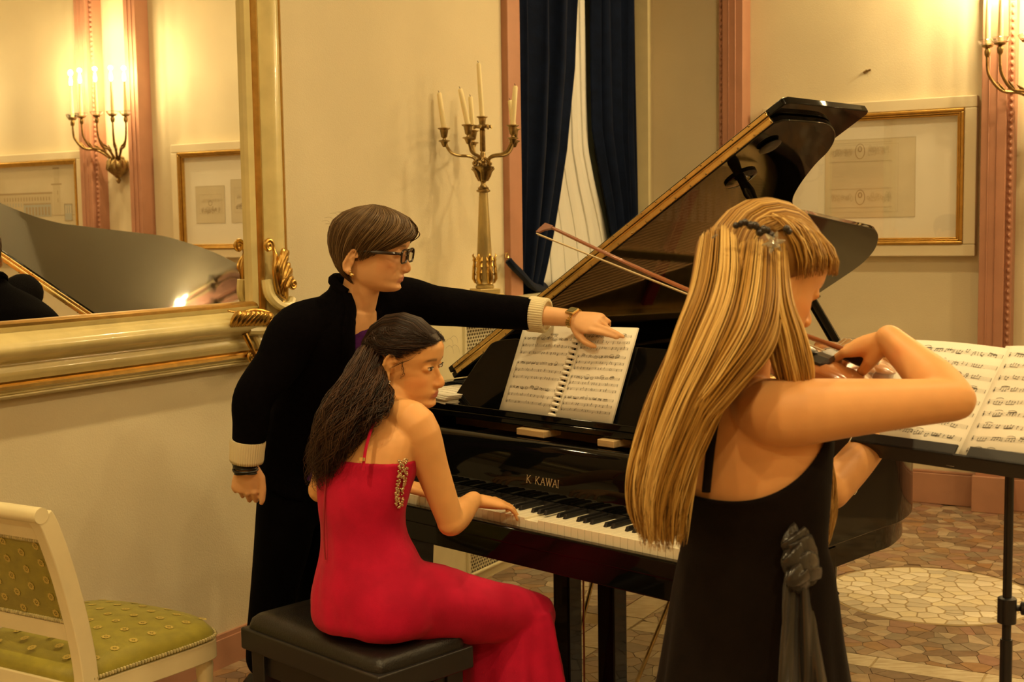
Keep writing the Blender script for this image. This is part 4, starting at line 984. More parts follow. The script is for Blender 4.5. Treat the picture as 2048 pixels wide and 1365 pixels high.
for dy in (-1, 1):
    z0, z1, xx = .606, .826, CW/2 - .022; f = lambda x, z: (x, back_y(z) + dy*.013, z)
    braid(b, [f(-xx, z0), f(xx, z0), f(xx, (z0+z1)/2), f(xx, z1), f(-xx, z1), f(-xx, (z0+z1)/2), f(-xx, z0)])
stuff(b.build('back_braid', gim, ch))
def rosette(mb, at, r):
    for k in range(8):
        a = 2*math.pi*k/8; c = (r*.62*math.cos(a), r*.62*math.sin(a))
        mb.add([at(c[0] + r*.30*math.cos(t), c[1] + r*.30*math.sin(t)) for t in [i*math.pi/3 for i in range(6)]], [(0,1,2,3,4,5)])
    mb.add([at(r*.22*math.cos(t), r*.22*math.sin(t)) for t in [i*math.pi/3 for i in range(6)]], [(0,1,2,3,4,5)])
b = MB()
for i in range(7):
    for j in range(5):
        x = -CW/2 + .045 + i*.056; z = .625 + j*.046 + (.023 if i % 2 else 0)
        if z > .815: continue
        for dy in (-1, 1):
            u = (x + CW/2 - .018)/(CW - .036); v = (z - .60)/.232; bu = .012*math.sin(math.pi*u)*math.sin(math.pi*v)
            rosette(b, lambda p, q, x=x, z=z, dy=dy, bu=bu: (x + p, back_y(z + q) + dy*(.0112 + bu), z + q), .0125)
stuff(b.build('back_flowers', flo, ch, False))
# seat: trapezoid with rounded front
SD, SFW = .46, .53
def seat_out(t, ins=0):
    return catmull([(CW/2 + .01 - ins, -.02 + ins, 0), (CW/2 + .025 - ins, .12, 0), (SFW/2 - ins, .36, 0), (SFW/2 - .03 - ins, SD - .03 - ins, 0), (SFW/2 - .12, SD - ins, 0), (0, SD + .015 - ins, 0), (-SFW/2 + .12, SD - ins, 0), (-SFW/2 + .03 + ins, SD - .03 - ins, 0), (-SFW/2 + ins, .36, 0), (-CW/2 - .025 + ins, .12, 0), (-CW/2 - .01 + ins, -.02 + ins, 0)], 5)
def dome(x, y): 
    u = max(0, 1 - (x/(.5*SFW))**2); v = max(0, 1 - ((y - .22)/.25)**2); return .462 + .052*math.sqrt(u*v + 1e-6)
b = MB(); so = seat_out(0, .006); rows = [[(p.x, p.y, .44) for p in so], [(p.x, p.y, .462) for p in so]]
for s in (.93, .82, .66, .46, .25, .05):
    rows.append([(p.x*s, .22 + (p.y - .22)*s, dome(p.x*s, .22 + (p.y - .22)*s)) for p in so])
b.rings(rows); b.build('seat_upholstery', fab, ch, True, autos=60)
b = MB(); braid(b, [(p.x, p.y, .450) for p in seat_out(0, .001)]); stuff(b.build('seat_braid', gim, ch))
b = MB(); so = seat_out(0, 0); b.prism([(p.x, p.y) for p in so], .385, .440); b.build('seat_rail', M_['cream'], ch, True, bevel=.004)
b = MB()
for i in range(9):
    for j in range(8):
        x = -.25 + i*.064; y = .02 + j*.062 + (.031 if i % 2 else 0); k = interp([(0, CW/2), (.36, SFW/2), (.46, SFW/2 - .07)], y)
        if abs(x) > k - .02 or y > SD - .02 or y < .02: continue
        e = .004; rosette(b, lambda p, q, x=x, y=y: (x + p, y + q, dome(x + p, y + q) + .0015), .0130)
stuff(b.build('seat_flowers', flo, ch, False))
for sx in (-1, 1):
    b = MB(); x = sx*(SFW/2 - .045); b.lathe([(.012, 0), (.014, .03), (.020, .30), (.024, .36), (.020, .385)], 14, Matrix.Translation((x, SD - .06, 0))); b.build('front_leg', M_['cream'], ch)

# ---------------------------------------------------------------- music stand and its sheets
sl0 = V(.70, 2.53, 1.05); sax = V(.643, -.766, 0).normalized(); snb = V(.766, .643, 0).normalized()   # along the ledge; away from the player
stl = R(47); sup = snb*math.cos(stl) + V(0, 0, math.sin(stl)); sno = sax.cross(sup)
sc0 = sl0 + sax*.26
st = thing('music_stand', 'black metal music stand at the right holding two pages of music', 'music stand', Matrix.Translation(V(sc0.x + snb.x*.09, sc0.y + snb.y*.09, 0)))
SMt = Matrix(((sax.x, sup.x, sno.x, sl0.x), (sax.y, sup.y, sno.y, sl0.y), (sax.z, sup.z, sno.z, sl0.z), (0, 0, 0, 1)))
blk = mat('black_powder_coat', (.012, .011, .012), .4)
b = MB(); b.box((.02, .0, -.004), (.50, .23, 0), SMt); b.build('desk', blk, st, False, True, bevel=.001)
b = MB()
if sno.z < 0: print('stand normal flipped')
b.add([(.008, 0, .0), (.37*.52, 0, .0), (.40*.52 + .01, 0, .0), (.52, 0, 0), (.52, 0, .0)], []) if False else None
b.box((.0, -.012, -.004), (.52, -.008, .045), SMt)
for x0_, x1_ in ((.0, .225), (.25, .52)): b.box((x0_, -.012, .041), (x1_, .012, .045), SMt)
b.build('ledge', blk, st, False, True)
pol = V(sc0.x + snb.x*.10, sc0.y + snb.y*.10, 0)
b = MB(); b.tube([pol + V(0, 0, .5), pol + V(0, 0, 1.16)], .0085, 14); b.build('upper_tube', blk, st, True, True)
b = MB(); b.tube([pol + V(0, 0, .06), pol + V(0, 0, .70)], .0115, 14); b.build('lower_tube', blk, st, True, True)
b = MB(); zc = P(1978, 1218, pol.y).z; b.tube([pol + V(0, 0, zc - .03), pol + V(0, 0, zc - .028), pol + V(0, 0, zc + .02), pol + V(0, 0, zc + .022)], [.012, .0175, .0175, .014], 14); b.build('clamp_collar', blk, st, True, True)
b = MB(); b.tube([pol + V(.012, 0, zc), pol + V(.026, 0, zc), pol + V(.027, 0, zc), pol + V(.038, -.004, zc)], [.006, .006, .013, .014], 10); b.build('clamp_knob', blk, st, True, True)
b = MB(); b.box((.24, .08, -.03), (.28, .14, -.004), SMt); b.build('tilt_bracket', blk, st, False, True)
for k in range(3):
    a = R(20 + 120*k); b = MB(); b.tube([pol + V(0, 0, .20), pol + V(.14*math.cos(a), .14*math.sin(a), .10), pol + V(.27*math.cos(a), .27*math.sin(a), .010)], .008, 8); b.build('leg', blk, st, True, True)
for lab, x0_, w, h, seed, rz, cv in (('sheet of music on the stand, left page half behind the raised arm', -.040, .235, .285, 31, -1.5, .006), ('sheet of music on the stand, right page beside the frame edge', .20, .235, .285, 32, 1.0, .008)):
    t = thing('sheet_music', lab, 'sheet music', SMt @ Matrix.Translation((x0_ + .01, -.006, .006)), 'pages on the music stand')
    M2 = SMt @ Matrix.Translation((x0_ + .005, -.006, .005)) @ Matrix.Rotation(R(rz), 4, 'Z')
    pg = page('page', t, M2, w + .01, h, cv)
    mb = MB(); staff_page(mb, lambda u, v: M2 @ Vector((u, v, cv*math.sin(math.pi*u/(w + .01)) + .0012)), w + .01, h, 9, 1, seed, .0021, .014, lw=.0003); mb.build('printed_notes', M_['ink'], pg, False, True)
# ---------------------------------------------------------------- people: toolkit
def limb(mb, pts, rads, seg=28, flat=1.0, upv=None):
    c = catmull([(*p, r) for p, r in zip([tuple(p) for p in pts], rads)] if False else [Vector(p) for p in pts], 4)
    rr = [v.x for v in catmull([(r, 0, 0) for r in rads], 4)]
    mb.tube(c, [max(.002, r) for r in rr], seg, True, flat=flat, upv=upv, rnd=True)
def ringat(c, rx, fy, a, bf, bb, n=28, p=1.0):
    out = []
    for k in range(n):
        t = 2*math.pi*k/n; s, co = math.sin(t), math.cos(t)
        s = math.copysign(abs(s)**p, s); out.append(c + rx*(a*s) + fy*((bf if co > 0 else bb)*co))
    return out
def loft(mb, secs, n=28, sub=4, cap=True, p=1.0):
    """secs: (centre, right, forward, halfwidth, front depth, back depth)"""
    C = catmull([s[0] for s in secs], sub); A = catmull([(s[3], s[4], s[5]) for s in secs], sub); X = catmull([s[1] for s in secs], sub); Y = catmull([s[2] for s in secs], sub)
    mb.rings([ringat(c, x.normalized(), y.normalized(), a[0], a[1], a[2], n, p) for c, a, x, y in zip(C, A, X, Y)], cap)
def headframe(c, az, pitch=0, roll=0):
    f = ang(az)*math.cos(R(pitch)) + V(0, 0, math.sin(R(pitch))); r = ang(az + 90); u = r.cross(f)
    q = Matrix.Rotation(R(roll), 3, f); r = q @ r; u = q @ u
    return Matrix(((r.x, f.x, u.x, c.x), (r.y, f.y, u.y, c.y), (r.z, f.z, u.z, c.z), (0, 0, 0, 1)))
YF = [(-.122, .045), (-.118, .066), (-.110, .082), (-.098, .088), (-.086, .083), (-.078, .080), (-.066, .086), (-.055, .087), (-.045, .085), (-.03, .083), (-.012, .082), (0, .082), (.012, .087), (.025, .093), (.05, .095), (.07, .086), (.088, .066), (.10, .035), (.107, .004)]
YB = [(-.122, .0), (-.118, -.005), (-.10, -.022), (-.08, -.045), (-.06, -.062), (-.03, -.082), (0, -.094), (.03, -.100), (.055, -.094), (.08, -.072), (.10, -.035), (.107, -.006)]
WD = [(-.122, .014), (-.118, .024), (-.110, .034), (-.098, .043), (-.08, .052), (-.06, .058), (-.03, .065), (0, .0705), (.03, .075), (.055, .072), (.08, .055), (.10, .027), (.107, .005)]
for _t in (YF, YB, WD):
    for _i, (_z, _v) in enumerate(_t):
        if _z < -.066: _t[_i] = (-.066 + (_z + .066)*.70, _v)
def gs(d): return math.exp(-d*d)
def head(mb, M, s=1.0, ears=(-.004, .006)):
    S = M @ Matrix.Scale(s, 4); rs = []; z = -.1045
    while z < .1071:
        yf, yb, w = interp(YF, z), interp(YB, z), interp(WD, z); r = []
        for k in range(48):
            t = 2*math.pi*k/48; sx, cy = math.sin(t), math.cos(t); x = w*math.copysign(abs(sx)**.86, sx)
            ym = -.008; y = ym + (yf - ym)*(abs(cy)**.80) if cy > 0 else ym + (ym - yb)*cy
            if cy > 0:
                y -= .0085*gs((abs(x) - .031)/.015)*gs((z - .002)/.012)
                y += .004*gs((abs(x) - .046)/.016)*gs((z + .028)/.016) + .002*gs((abs(x) - .03)/.02)*gs((z - .02)/.008)
                y -= .003*gs((abs(x) - .045)/.014)*gs((z + .062)/.016)
            r.append((x, y, z))
        rs.append(r); z += .0055
    mb.rings(rs, True, True, S)
    mb.tube(catmull([(0, .080, .012), (0, .0855, -.003), (0, .0945, -.019), (0, .1020, -.0325), (0, .0975, -.0405), (0, .086, -.044)], 4), [.0045]*4 + [.0056]*5 + [.0068]*4 + [.0074]*4 + [.0068]*4, 12, M=S)
    mb.tube(catmull([(0, .070, .012), (0, .075, -.006), (0, .082, -.022), (0, .088, -.034), (0, .082, -.043)], 4), [.006]*4 + [.008]*4 + [.0095]*4 + [.0105]*5, 12, M=S)
    for sx in (-1, 1):
        mb.ell((sx*.0098, .0895, -.0385), (.0062, .0090, .0058), 10, 7, S)
        mb.ell((sx*.031, .0745, .003), (.0165, .0105, .0095), 14, 8, S)
        if ears:
            E = S @ Matrix.Translation((sx*.0765, ears[0], ears[1])) @ Matrix.Scale(1.0, 4) @ Matrix.Rotation(R(-12), 4, 'X') @ Matrix.Rotation(R(sx*22), 4, 'Z')
            pts = [(sx*(.004 + .004*math.sin(math.pi*k/11)), .016*math.cos(t) if t < 3.6 else .012*math.cos(t), .031*math.sin(t)) for k, t in enumerate([R(150 - 330*k/11) for k in range(12)])]
            pts = [(sx*.006, .014*math.cos(t) - (.004 if math.sin(t) < -.3 else 0), .031*math.sin(t)) for t in [R(20 + 300*k/13) for k in range(14)]]
            mb.tube(pts, .0042, 7, M=E); mb.ell((sx*.001, -.001, .0), (.0035, .012, .027), 10, 7, E); mb.ell((sx*.004, .004, -.030), (.005, .008, .010), 9, 6, E)
            mb.tube([(sx*.004, .010, -.008), (sx*.005, -.004, .004), (sx*.004, .002, .014)], .003, 6, M=E)
    mb.ell((0, .084, -.0585), (.020, .0085, .0050), 14, 7, S); mb.ell((0, .0825, -.0680), (.0175, .0085, .0055), 14, 7, S)
def face_colour(M, s, base, lip, brow, blush=None):
    inv = (M @ Matrix.Scale(s, 4)).inverted()
    def fn(p):
        q = inv @ p; x, y, z = q
        c = Vector(base) * (1 + .05*noise.noise(p*40))
        if abs(x) < .1 and -.115 < z < .12 and y > .03:
            bl = .5*gs((abs(x) - .046)/.02)*gs((z + .03)/.02) + .35*gs(x/.012)*gs((z + .034)/.010)
            c = lerp(c, Vector(blush or (base[0]*1.02, base[1]*.72, base[2]*.66)), min(1, bl))
            k = 1 if (abs(x) < .0205 and y > .076) else 0
            if k:
                ll = gs((z + .0580 + .9*x*x/.02)/.0045) + gs((z + .0675)/.0055); edge = max(0, 1 - (abs(x)/.021)**4)
                c = lerp(c, Vector(lip), min(1, ll*1.1)*edge)
            bz = .0245 - 7*(abs(x) - .030)**2 - .06*max(0, abs(x) - .035)
            if .012 < abs(x) < .052 and y > .05:
                c = lerp(c, Vector(brow), .85*gs((z - bz)/.0032)*min(1, (.052 - abs(x))/.01)*min(1, (abs(x) - .012)/.006))
        return tuple(c)
    return fn
def eyes(par, M, s, iris=(.05, .025, .012), open_=1.0, lash=True):
    S = M @ Matrix.Scale(s, 4)
    for sx in (-1, 1):
        T = S @ Matrix.Translation((sx*.031, .0803, .0022)) @ Matrix.Rotation(R(-sx*16), 4, 'Z')
        b = MB(); b.ell((0, 0, 0), (.0120, .0060, .0046*open_), 16, 10, T, 0); e = b.build('eye', M_['eyewhite'], par, True, True)
        b = MB(); b.ell((0, .0040, 0), (.0052, .0026, .0048*open_), 14, 8, T); b.build('iris', mat('iris_brown', iris, .15), e, True, True)
        b = MB(); b.ell((0, .0062, 0), (.0019, .0008, .0019), 10, 6, T); b.build('pupil', M_['ink'], e, True, True)
        b = MB(); b.tube(catmull([(-.0135, -.0015, -.0004), (-.007, .0052, .0047*open_), (0, .0072, .0060*open_), (.007, .0052, .0050*open_), (.0140, -.002, .0012)], 4), [.0004, .0008, .0010, .0011, .0012, .0012, .0012, .0012, .0012, .0012, .0012, .0011, .001, .001, .0008, .0006, .0003], 6, M=T); b.build('eyelash', M_['ink'], e, True, True)
M_['eyewhite'] = mat('eye_white', (.74, .68, .60), .15)
def hand(mb, M, side, fingers, thumb, s=1.0):
    """M: x to the fingertips, y towards the thumb of a right hand, z back of the hand. fingers: (spread, mcp, pip, dip) index..little"""
    S = M @ Matrix.Scale(s, 4) @ Matrix(((1, 0, 0, 0), (0, side, 0, 0), (0, 0, 1, 0), (0, 0, 0, 1)))
    f = lambda v: S @ Vector(v)
    mb.rings([[f((x, yc + hw*math.cos(t), hz*math.sin(t) - .002)) for t in [2*math.pi*k/16 for k in range(16)]] for x, yc, hw, hz in ((-.012, 0, .0255, .0185), (.012, 0, .028, .0185), (.035, .002, .036, .018), (.062, .001, .041, .0155), (.082, 0, .041, .0130), (.094, -.001, .036, .0095))])
    L = ((.040, .024, .020), (.044, .028, .021), (.041, .026, .020), (.032, .019, .018)); roots = ((.086, .029), (.092, .009), (.088, -.011), (.078, -.029)); rad = ((.0088, .0080, .0072, .0060), (.0090, .0082, .0074, .0062), (.0086, .0078, .0070, .0058), (.0076, .0069, .0062, .0052))
    for (sp, a1, a2, a3), ls, (rx, ry), rr in zip(fingers, L, roots, rad):
        p = Vector((rx - .014, ry*.92, -.001)); q = Vector((rx, ry, .001)); pts = [p, q]; ang_ = 0
        for a, l in zip((a1, a2, a3), ls):
            ang_ += a; d = Vector((math.cos(R(ang_))*math.cos(R(sp)), math.cos(R(ang_))*math.sin(R(sp)), -math.sin(R(ang_)))); pts.append(pts[-1] + d*l)
        r5 = [.0085, rr[0]*1.06, rr[1], rr[2], rr[3]]
        mb.tube([f(v) for v in pts], [r*s for r in r5], 10, rnd=True)
        for v, r in zip(pts[1:4], r5[1:4]): mb.ell(f(v), r*1.04*s, 8, 6)
    pts = [f(v) for v in thumb]; n = len(pts); mb.tube(pts, [s*r for r in (.0150, .0130, .0102, .0092, .0070)[:n]], 10, rnd=True)
    for v, r in zip(pts[1:-1], (.0130, .0104, .0094)): mb.ell(v, r*s, 8, 6)
class Hair:
    def __init__(s, seed): s.mb = MB(); s.c = []; s.r = random.Random(seed); s.seed = seed*1.37
    def strand(s, pts, r0, col, seg=4, flat=.5, upv=None, tip=.15):
        n = len(pts); b0 = len(s.mb.v)
        s.mb.tube(pts, [r0*((.25 if i == 0 else .7 if i == 1 else 1) if i < n*.6 else lerp(1, tip, (i - n*.6)/(n*.4))) for i in range(n)], seg, True, flat=flat, upv=upv); s.c += [col]*(len(s.mb.v) - b0)
    def bundle(s, guide, n, spread, r, cols, wave=0, wfreq=3, steps=6, jitter=.3, cut=.0):
        g = catmull(guide, steps); m = len(g)
        sp = [v.x for v in catmull([(x, 0, 0) for x in spread], max(1, math.ceil((m - 1)/(len(spread) - 1))))]
        for _ in range(n):
            a = s.r.uniform(0, 6.283); q = math.sqrt(s.r.random()); ph = s.r.uniform(0, 6.283); ph2 = s.r.uniform(0, 6.283); k = min(1, max(0, .5 + 1.1*noise.noise(V(3.2*q*math.cos(a), 3.2*q*math.sin(a), s.seed)) + s.r.uniform(-.18, .18))); cc = [Vector(v) for v in cols]; col = tuple(lerp(cc[0], cc[1], k*1.6) if k < .62 or len(cc) < 3 else lerp(cc[1], cc[2], (k - .62)/.38))
            e = m - int(s.r.random()*cut*m); pts = []; rr = s.r.uniform(.7, 1.3)*r
            u = V(1, 0, 0)
            for i in range(e):
                t = (g[min(i+1, m-1)] - g[max(i-1, 0)]).normalized(); u = (u - t*u.dot(t)).normalized(); w = t.cross(u); d = sp[min(i, len(sp) - 1)]; f = i/(m - 1)
                pts.append(g[i] + u*(d*q*math.cos(a + jitter*f)) + w*(d*q*math.sin(a + jitter*f)) + u*(wave*f*math.sin(wfreq*6.283*f + ph)) + w*(wave*f*math.sin(wfreq*5*f + ph2)))
            if len(pts) > 3: s.strand(pts, rr, col)
    def build(s, name, m, par):
        inv = wmat(par).inverted(); me = bpy.data.meshes.new(name); me.from_pydata([tuple(inv @ v) for v in s.mb.v], [], s.mb.f); me.materials.append(m)
        ca = me.color_attributes.new('Col', 'FLOAT_COLOR', 'POINT')
        for i, c in enumerate(s.c): ca.data[i].color = (*c, 1)
        me.polygons.foreach_set('use_smooth', [True]*len(me.polygons)); me.update(); return link(name, me, par)
def scalp(M, s, phi, z, off):
    """point on the skull, phi 0 front, 90 the person's right, pushed out by off"""
    w = interp(WD, z) + off; yf = interp(YF, z) + off; yb = interp(YB, z) - off; t = R(phi); sx, cy = math.sin(t), math.cos(t)
    x = w*math.copysign(abs(sx)**.9, sx); y = -.008 + ((yf + .008)*cy if cy > 0 else (-.008 - yb)*cy)
    return M @ (Vector((x, y, z))*s)
def scalp_cap(hr, M, s, zend, off, col, n=60, ztop=.106, twist=0):
    """closed under-layer so that no skin shows between strands"""
    rows = []; zt = ztop
    for i in range(13):
        row = []
        for k in range(n):
            phi = 360*k/n; ze = zend(phi if phi <= 180 else phi - 360); z = lerp(zt, ze, (i/12)**.9)
            row.append(scalp(M, s, phi, z, off*(1 - .85*(i/12)**3)))
        rows.append(row)
    b0 = len(hr.mb.v); top = M @ (Vector((0, -.005, ztop + off))*s)
    hr.mb.rings([[lerp(top, p, .02) for p in rows[0]]] + rows, True); hr.c += [col]*(len(hr.mb.v) - b0)
SKIN = attr_mat('skin', .48, sss=.12, spec=.35, bump=.05, bscale=500)
HAIRM = attr_mat('hair', .42, spec=.35)
def skinbody(name, mb, par, fn, voxel=.0035, smooth=3):
    me = remesh(mb, voxel, smooth, .5); setcol(me, lambda co, i: fn(co)); return put(name, me, SKIN, par)
# ---------------------------------------------------------------- the pianist: red dress, seated, looking over her right shoulder
SK1 = (.76, .40, .15); SK2 = (.74, .42, .20); SK3 = (.75, .385, .145)
pia = thing('person', 'seated woman in a red strap dress playing the piano and looking right', 'person', Matrix.Translation(pp(-.07, -.43, 0)))
fx, fy = -eB, sT
def sec(x, y, z, a, bf, bb): return (pp(x, y, z), fx, fy, a, bf, bb)
TORSO1 = [sec(-.07, -.43, .52, .15, .12, .12), sec(-.07, -.43, .60, .168, .125, .13), sec(-.075, -.44, .70, .128, .10, .10), sec(-.08, -.45, .76, .116, .088, .085), sec(-.08, -.45, .85, .130, .10, .085), sec(-.085, -.435, .93, .148, .115, .088), sec(-.085, -.41, 1.0, .150, .09, .082), sec(-.085, -.385, 1.045, .118, .062, .068), sec(-.082, -.365, 1.075, .07, .05, .055)]
HM1 = headframe(pp(-.055, -.295, 1.155) + V(-.022, 0, .010), 110, -6, 3); HS1 = 1.05
b = MB(); loft(b, TORSO1)
limb(b, [pp(-.082, -.37, 1.03), pp(-.075, -.345, 1.09), HM1 @ V(0, -.02, -.06)*1.0], [.062, .052, .050])
head(b, HM1, HS1)
SR1, EL1, WR1 = pp(.045, -.375, 1.026), pp(.065, -.285, .772), pp(-.030, -.115, .788)
limb(b, [pp(-.03, -.385, 1.045), SR1, lerp(SR1, EL1, .45), EL1], [.045, .050, .042, .034])
limb(b, [EL1, lerp(EL1, WR1, .3), lerp(EL1, WR1, .75), WR1], [.036, .037, .028, .0235])
tipd = pp(.005, .035, .752) - WR1
hand(b, frame(WR1, tipd, V(0, 0, 1) + fx*.15), 1, ((6, 12, 32, 22), (1, 14, 34, 24), (-4, 14, 32, 22), (-11, 12, 26, 20)), ((.012, .018, -.006), (.034, .040, -.012), (.060, .054, -.018), (.082, .058, -.024), (.094, .058, -.028)), .96)
SL1, EL1b, WL1 = pp(-.225, -.375, 1.018), pp(-.400, -.335, .800), pp(-.335, -.115, .790)
limb(b, [pp(-.14, -.39, 1.035), SL1, lerp(SL1, EL1b, .45), EL1b], [.045, .050, .042, .034])
limb(b, [EL1b, lerp(EL1b, WL1, .3), lerp(EL1b, WL1, .75), WL1], [.036, .037, .028, .0235])
hand(b, frame(WL1, pp(-.335, .04, .755) - WL1, V(0, 0, 1)), -1, ((6, 12, 32, 22), (1, 14, 34, 24), (-4, 14, 32, 22), (-11, 12, 26, 20)), ((.012, .018, -.006), (.034, .040, -.012), (.060, .054, -.018), (.082, .058, -.024), (.094, .058, -.028)), .96)
KR, KL = pp(.10, -.03, .475), pp(-.11, -.01, .47)
limb(b, [pp(.0, -.40, .585), lerp(pp(.0, -.40, .585), KR, .5), KR], [.085, .078, .058]); limb(b, [pp(-.14, -.40, .585), lerp(pp(-.14, -.40, .585), KL, .5), KL], [.085, .078, .058])
limb(b, [KR, pp(.10, .0, .28), pp(.09, .03, .08)], [.056, .050, .032]); limb(b, [KL, pp(-.11, .02, .28), pp(-.11, .05, .08)], [.056, .050, .032])
skinbody('body', b, pia, face_colour(HM1, HS1, SK1, (.50, .16, .11), (.06, .03, .015)), smooth=7)
eyes(pia, HM1, HS1, (.045, .022, .010))
# dress
red = mat('red_crepe', (.52, .006, .045), .7, var=.18, vscale=16, bump=.2, bscale=500, sheen=.05, spec=.15)
b = MB()
DR = [sec(-.07, -.43, .515, .150, .13, .13), sec(-.07, -.43, .545, .178, .14, .145), sec(-.07, -.43, .61, .180, .135, .142), sec(-.075, -.44, .70, .142, .112, .112), sec(-.08, -.45, .77, .126, .098, .095), sec(-.08, -.45, .86, .138, .108, .093), sec(-.085, -.437, .915, .151, .122, .0945), sec(-.085, -.432, .945, .154, .120, .0945)]
loft(b, DR)
limb(b, [pp(.01, -.41, .60), lerp(pp(.0, -.40, .595), KR, .5), KR + V(0, 0, .004)], [.098, .088, .064]); limb(b, [pp(-.15, -.41, .60), lerp(pp(-.14, -.40, .595), KL, .5), KL], [.098, .088, .064])
b.rings([[lerp(a, c, t) + V(0, 0, dz) for a, c in zip(qa, qb)] for t, dz in ((0, 0), (.33, .006), (.66, .004), (1, 0)) for qa, qb in [(ringat(pp(-.07, -.40, .60), fx, V(0, 0, 1), .165, .085, .088, 24), ringat(pp(-.005, -.02, .474), fx, V(0, 0, 1), .165, .068, .06, 24))]])
lw = []
for i in range(15):
    t = i/14; z = lerp(.508, .012, t); c = pp(lerp(.0, .02, t), lerp(-.04, -.055, t), z); a = lerp(.168, .245, t**.75); bf = lerp(.070, .13, t**.7); bb = lerp(.11, .20, t); r = []
    for k in range(72):
        th = 2*math.pi*k/72; f = 1 + (.02 + .10*t)*(math.sin(th*9 + 1.3*math.sin(th*2)) + .5*math.sin(th*17 + 1)); s, co = math.sin(th), math.cos(th); r.append(c + fx*(a*s*f) + fy*((bf if co > 0 else bb)*co*f))
    lw.append(r)
b.rings(lw)
me = remesh(b, .006, 5, .5)
inv = PM.inverted()
NR = [v.normal.copy() for v in me.vertices]; newco = []
for v, vn in zip(me.vertices, NR):      # hanging folds and pull lines in the cloth
    q = inv @ v.co; k = 1 if q.z < .80 else max(0, 1 - (q.z - .80)/.08)
    n_ = noise.noise(Vector((q.x*9 + q.y*5, q.y*3 - q.x*3, q.z*5)))*.010 + noise.noise(Vector((q.x*26 + q.z*6, q.y*14, q.z*10)))*.004
    newco += tuple(v.co + vn * (n_ * k))
me.vertices.foreach_set('co', newco); me.update()
dr = put('dress', me, red, pia)
def strip_on(pts, w, th, name, m, par, nrm=None):
    b = MB(); b.tube(catmull(pts, 6), w, 8, flat=th); return b.build(name, m, par, True, True)
b = MB(); b.tube(catmull([pp(.028, -.532, .935), pp(.026, -.520, .985), pp(.012, -.488, 1.03), pp(-.01, -.438, 1.062), pp(-.022, -.385, 1.078), pp(-.02, -.33, 1.05), pp(-.02, -.30, .95)], 6), .0055, 8, flat=.45, upv=-fy); b.build('shoulder_strap', red, pia, True, True)
b = MB(); b.tube(catmull([pp(-.14, -.528, .935), pp(-.14, -.510, 1.0), pp(-.145, -.44, 1.06), pp(-.155, -.385, 1.07), pp(-.16, -.32, 1.03), pp(-.16, -.30, .95)], 6), .0055, 8, flat=.45, upv=-fy); b.build('shoulder_strap', red, pia, True, True)
b = MB(); b.tube([pp(.0275, -.5345, .958), pp(.027, -.533, .966)], .0075, 8, flat=.5); b.build('strap_slider', M_['brass'], pia, True, True)
b = MB(); b.tube(catmull([pp(-.085 - .02, -.530, .943), pp(-.105, -.540, .90), pp(-.105, -.547, .84), pp(-.105, -.552, .77), pp(-.10, -.553, .70)], 5), .0022, 6); b.build('back_zip', mat('red_zip', (.28, .008, .02), .5), pia, True, True)
jew = mat('gilt_sequin', (.75, .62, .40), .18, 1); rj = random.Random(4); b = MB()
for k in range(120):
    t = k/119; z = lerp(.955, .835, t); i_ = min(range(len(DR)), key=lambda j: abs(DR[j][0].z - z)); a = interp([(.83, .134), (.86, .138), (.915, .151), (.945, .154)], z) + .004; th = R(97 + rj.uniform(-7, 7) - 10*t); c = pp(-.083, interp([(.83, -.45), (.86, -.45), (.945, -.432)], z), z)
    b.ell(c + fx*(a*math.sin(th)) + fy*(.11*math.cos(th)) , (rj.uniform(.0025, .0045),)*3, 7, 5)
stuff(b.build('sequin_band', jew, pia, True, True))
# earring
eb = HM1 @ (V(.0845, .002, -.030)*HS1); b = MB(); b.ell(eb, .0042); 
for k in range(12): b.ell(eb + V(.004*k*.4, -.001, -.0055*k - .004), .0022 if k > 3 else .003, 7, 5)
b.build('drop_earring', M_['steel'], pia, True, True)
# hair
D1, D2, D3 = (.010, .0042, .0025), (.030, .012, .006), (.07, .030, .013)
h = Hair(5)
ZE1 = [(0, .066), (30, .060), (55, .040), (75, .022), (80, .030), (100, .042), (112, .030), (120, .0), (134, -.06), (180, -.085)]
zend1 = lambda p: interp(ZE1, abs(p))
scalp_cap(h, HM1, HS1, zend1, .002, (.012, .005, .003))
for i in range(2000):
    side = h.r.choice((1, 1, -1)); pe = side*h.r.uniform(8, 178); z0 = zend1(pe) + h.r.uniform(0, .012) - .002; pts = []; amp = h.r.uniform(.0, .062)
    off = h.r.uniform(.007, .016)
    for k in range(9):
        t = k/8; phi = lerp(pe, side*lerp(150, 176, h.r.random()*.2), t**.9) if abs(pe) < 150 else pe; z = lerp(z0, lerp(.045, .02, h.r.random()), t) + amp*math.sin(math.pi*t)*(1 if abs(pe) < 100 else .3)
        pts.append(scalp(HM1, HS1, phi, min(.10, z), off*(.5 + .5*math.sin(math.pi*min(1, t*1.2))) + .001))
    h.strand(pts, h.r.uniform(.0006, .0013), tuple(lerp(Vector(D1), Vector(D2 if h.r.random() < .8 else D3), h.r.random())))
for i in range(1300):     # crown volume combed back from the forehead
    x0 = h.r.uniform(-.06, .06); pts = []; of = h.r.uniform(.006, .015)
    for k in range(9):
        t = k/8; a = lerp(R(27), R(205), t); rr = (.104 + of*(.35 + .65*math.sin(math.pi*t)))*math.sqrt(1 - (x0/.085)**2); pts.append(HM1 @ (Vector((x0*(1 - .2*t), -.004 + rr*.98*math.cos(a), .006 + rr*1.0*math.sin(a)))*HS1))
    h.strand(pts, h.r.uniform(.0007, .0014), tuple(lerp(Vector(D1), Vector(D2 if h.r.random() < .8 else D3), h.r.random())))
base = HM1 @ V(.0, -.085, .02)
YB_ = base.y
def g(*p): return [P(x, y, Y) for x, y, Y in p]
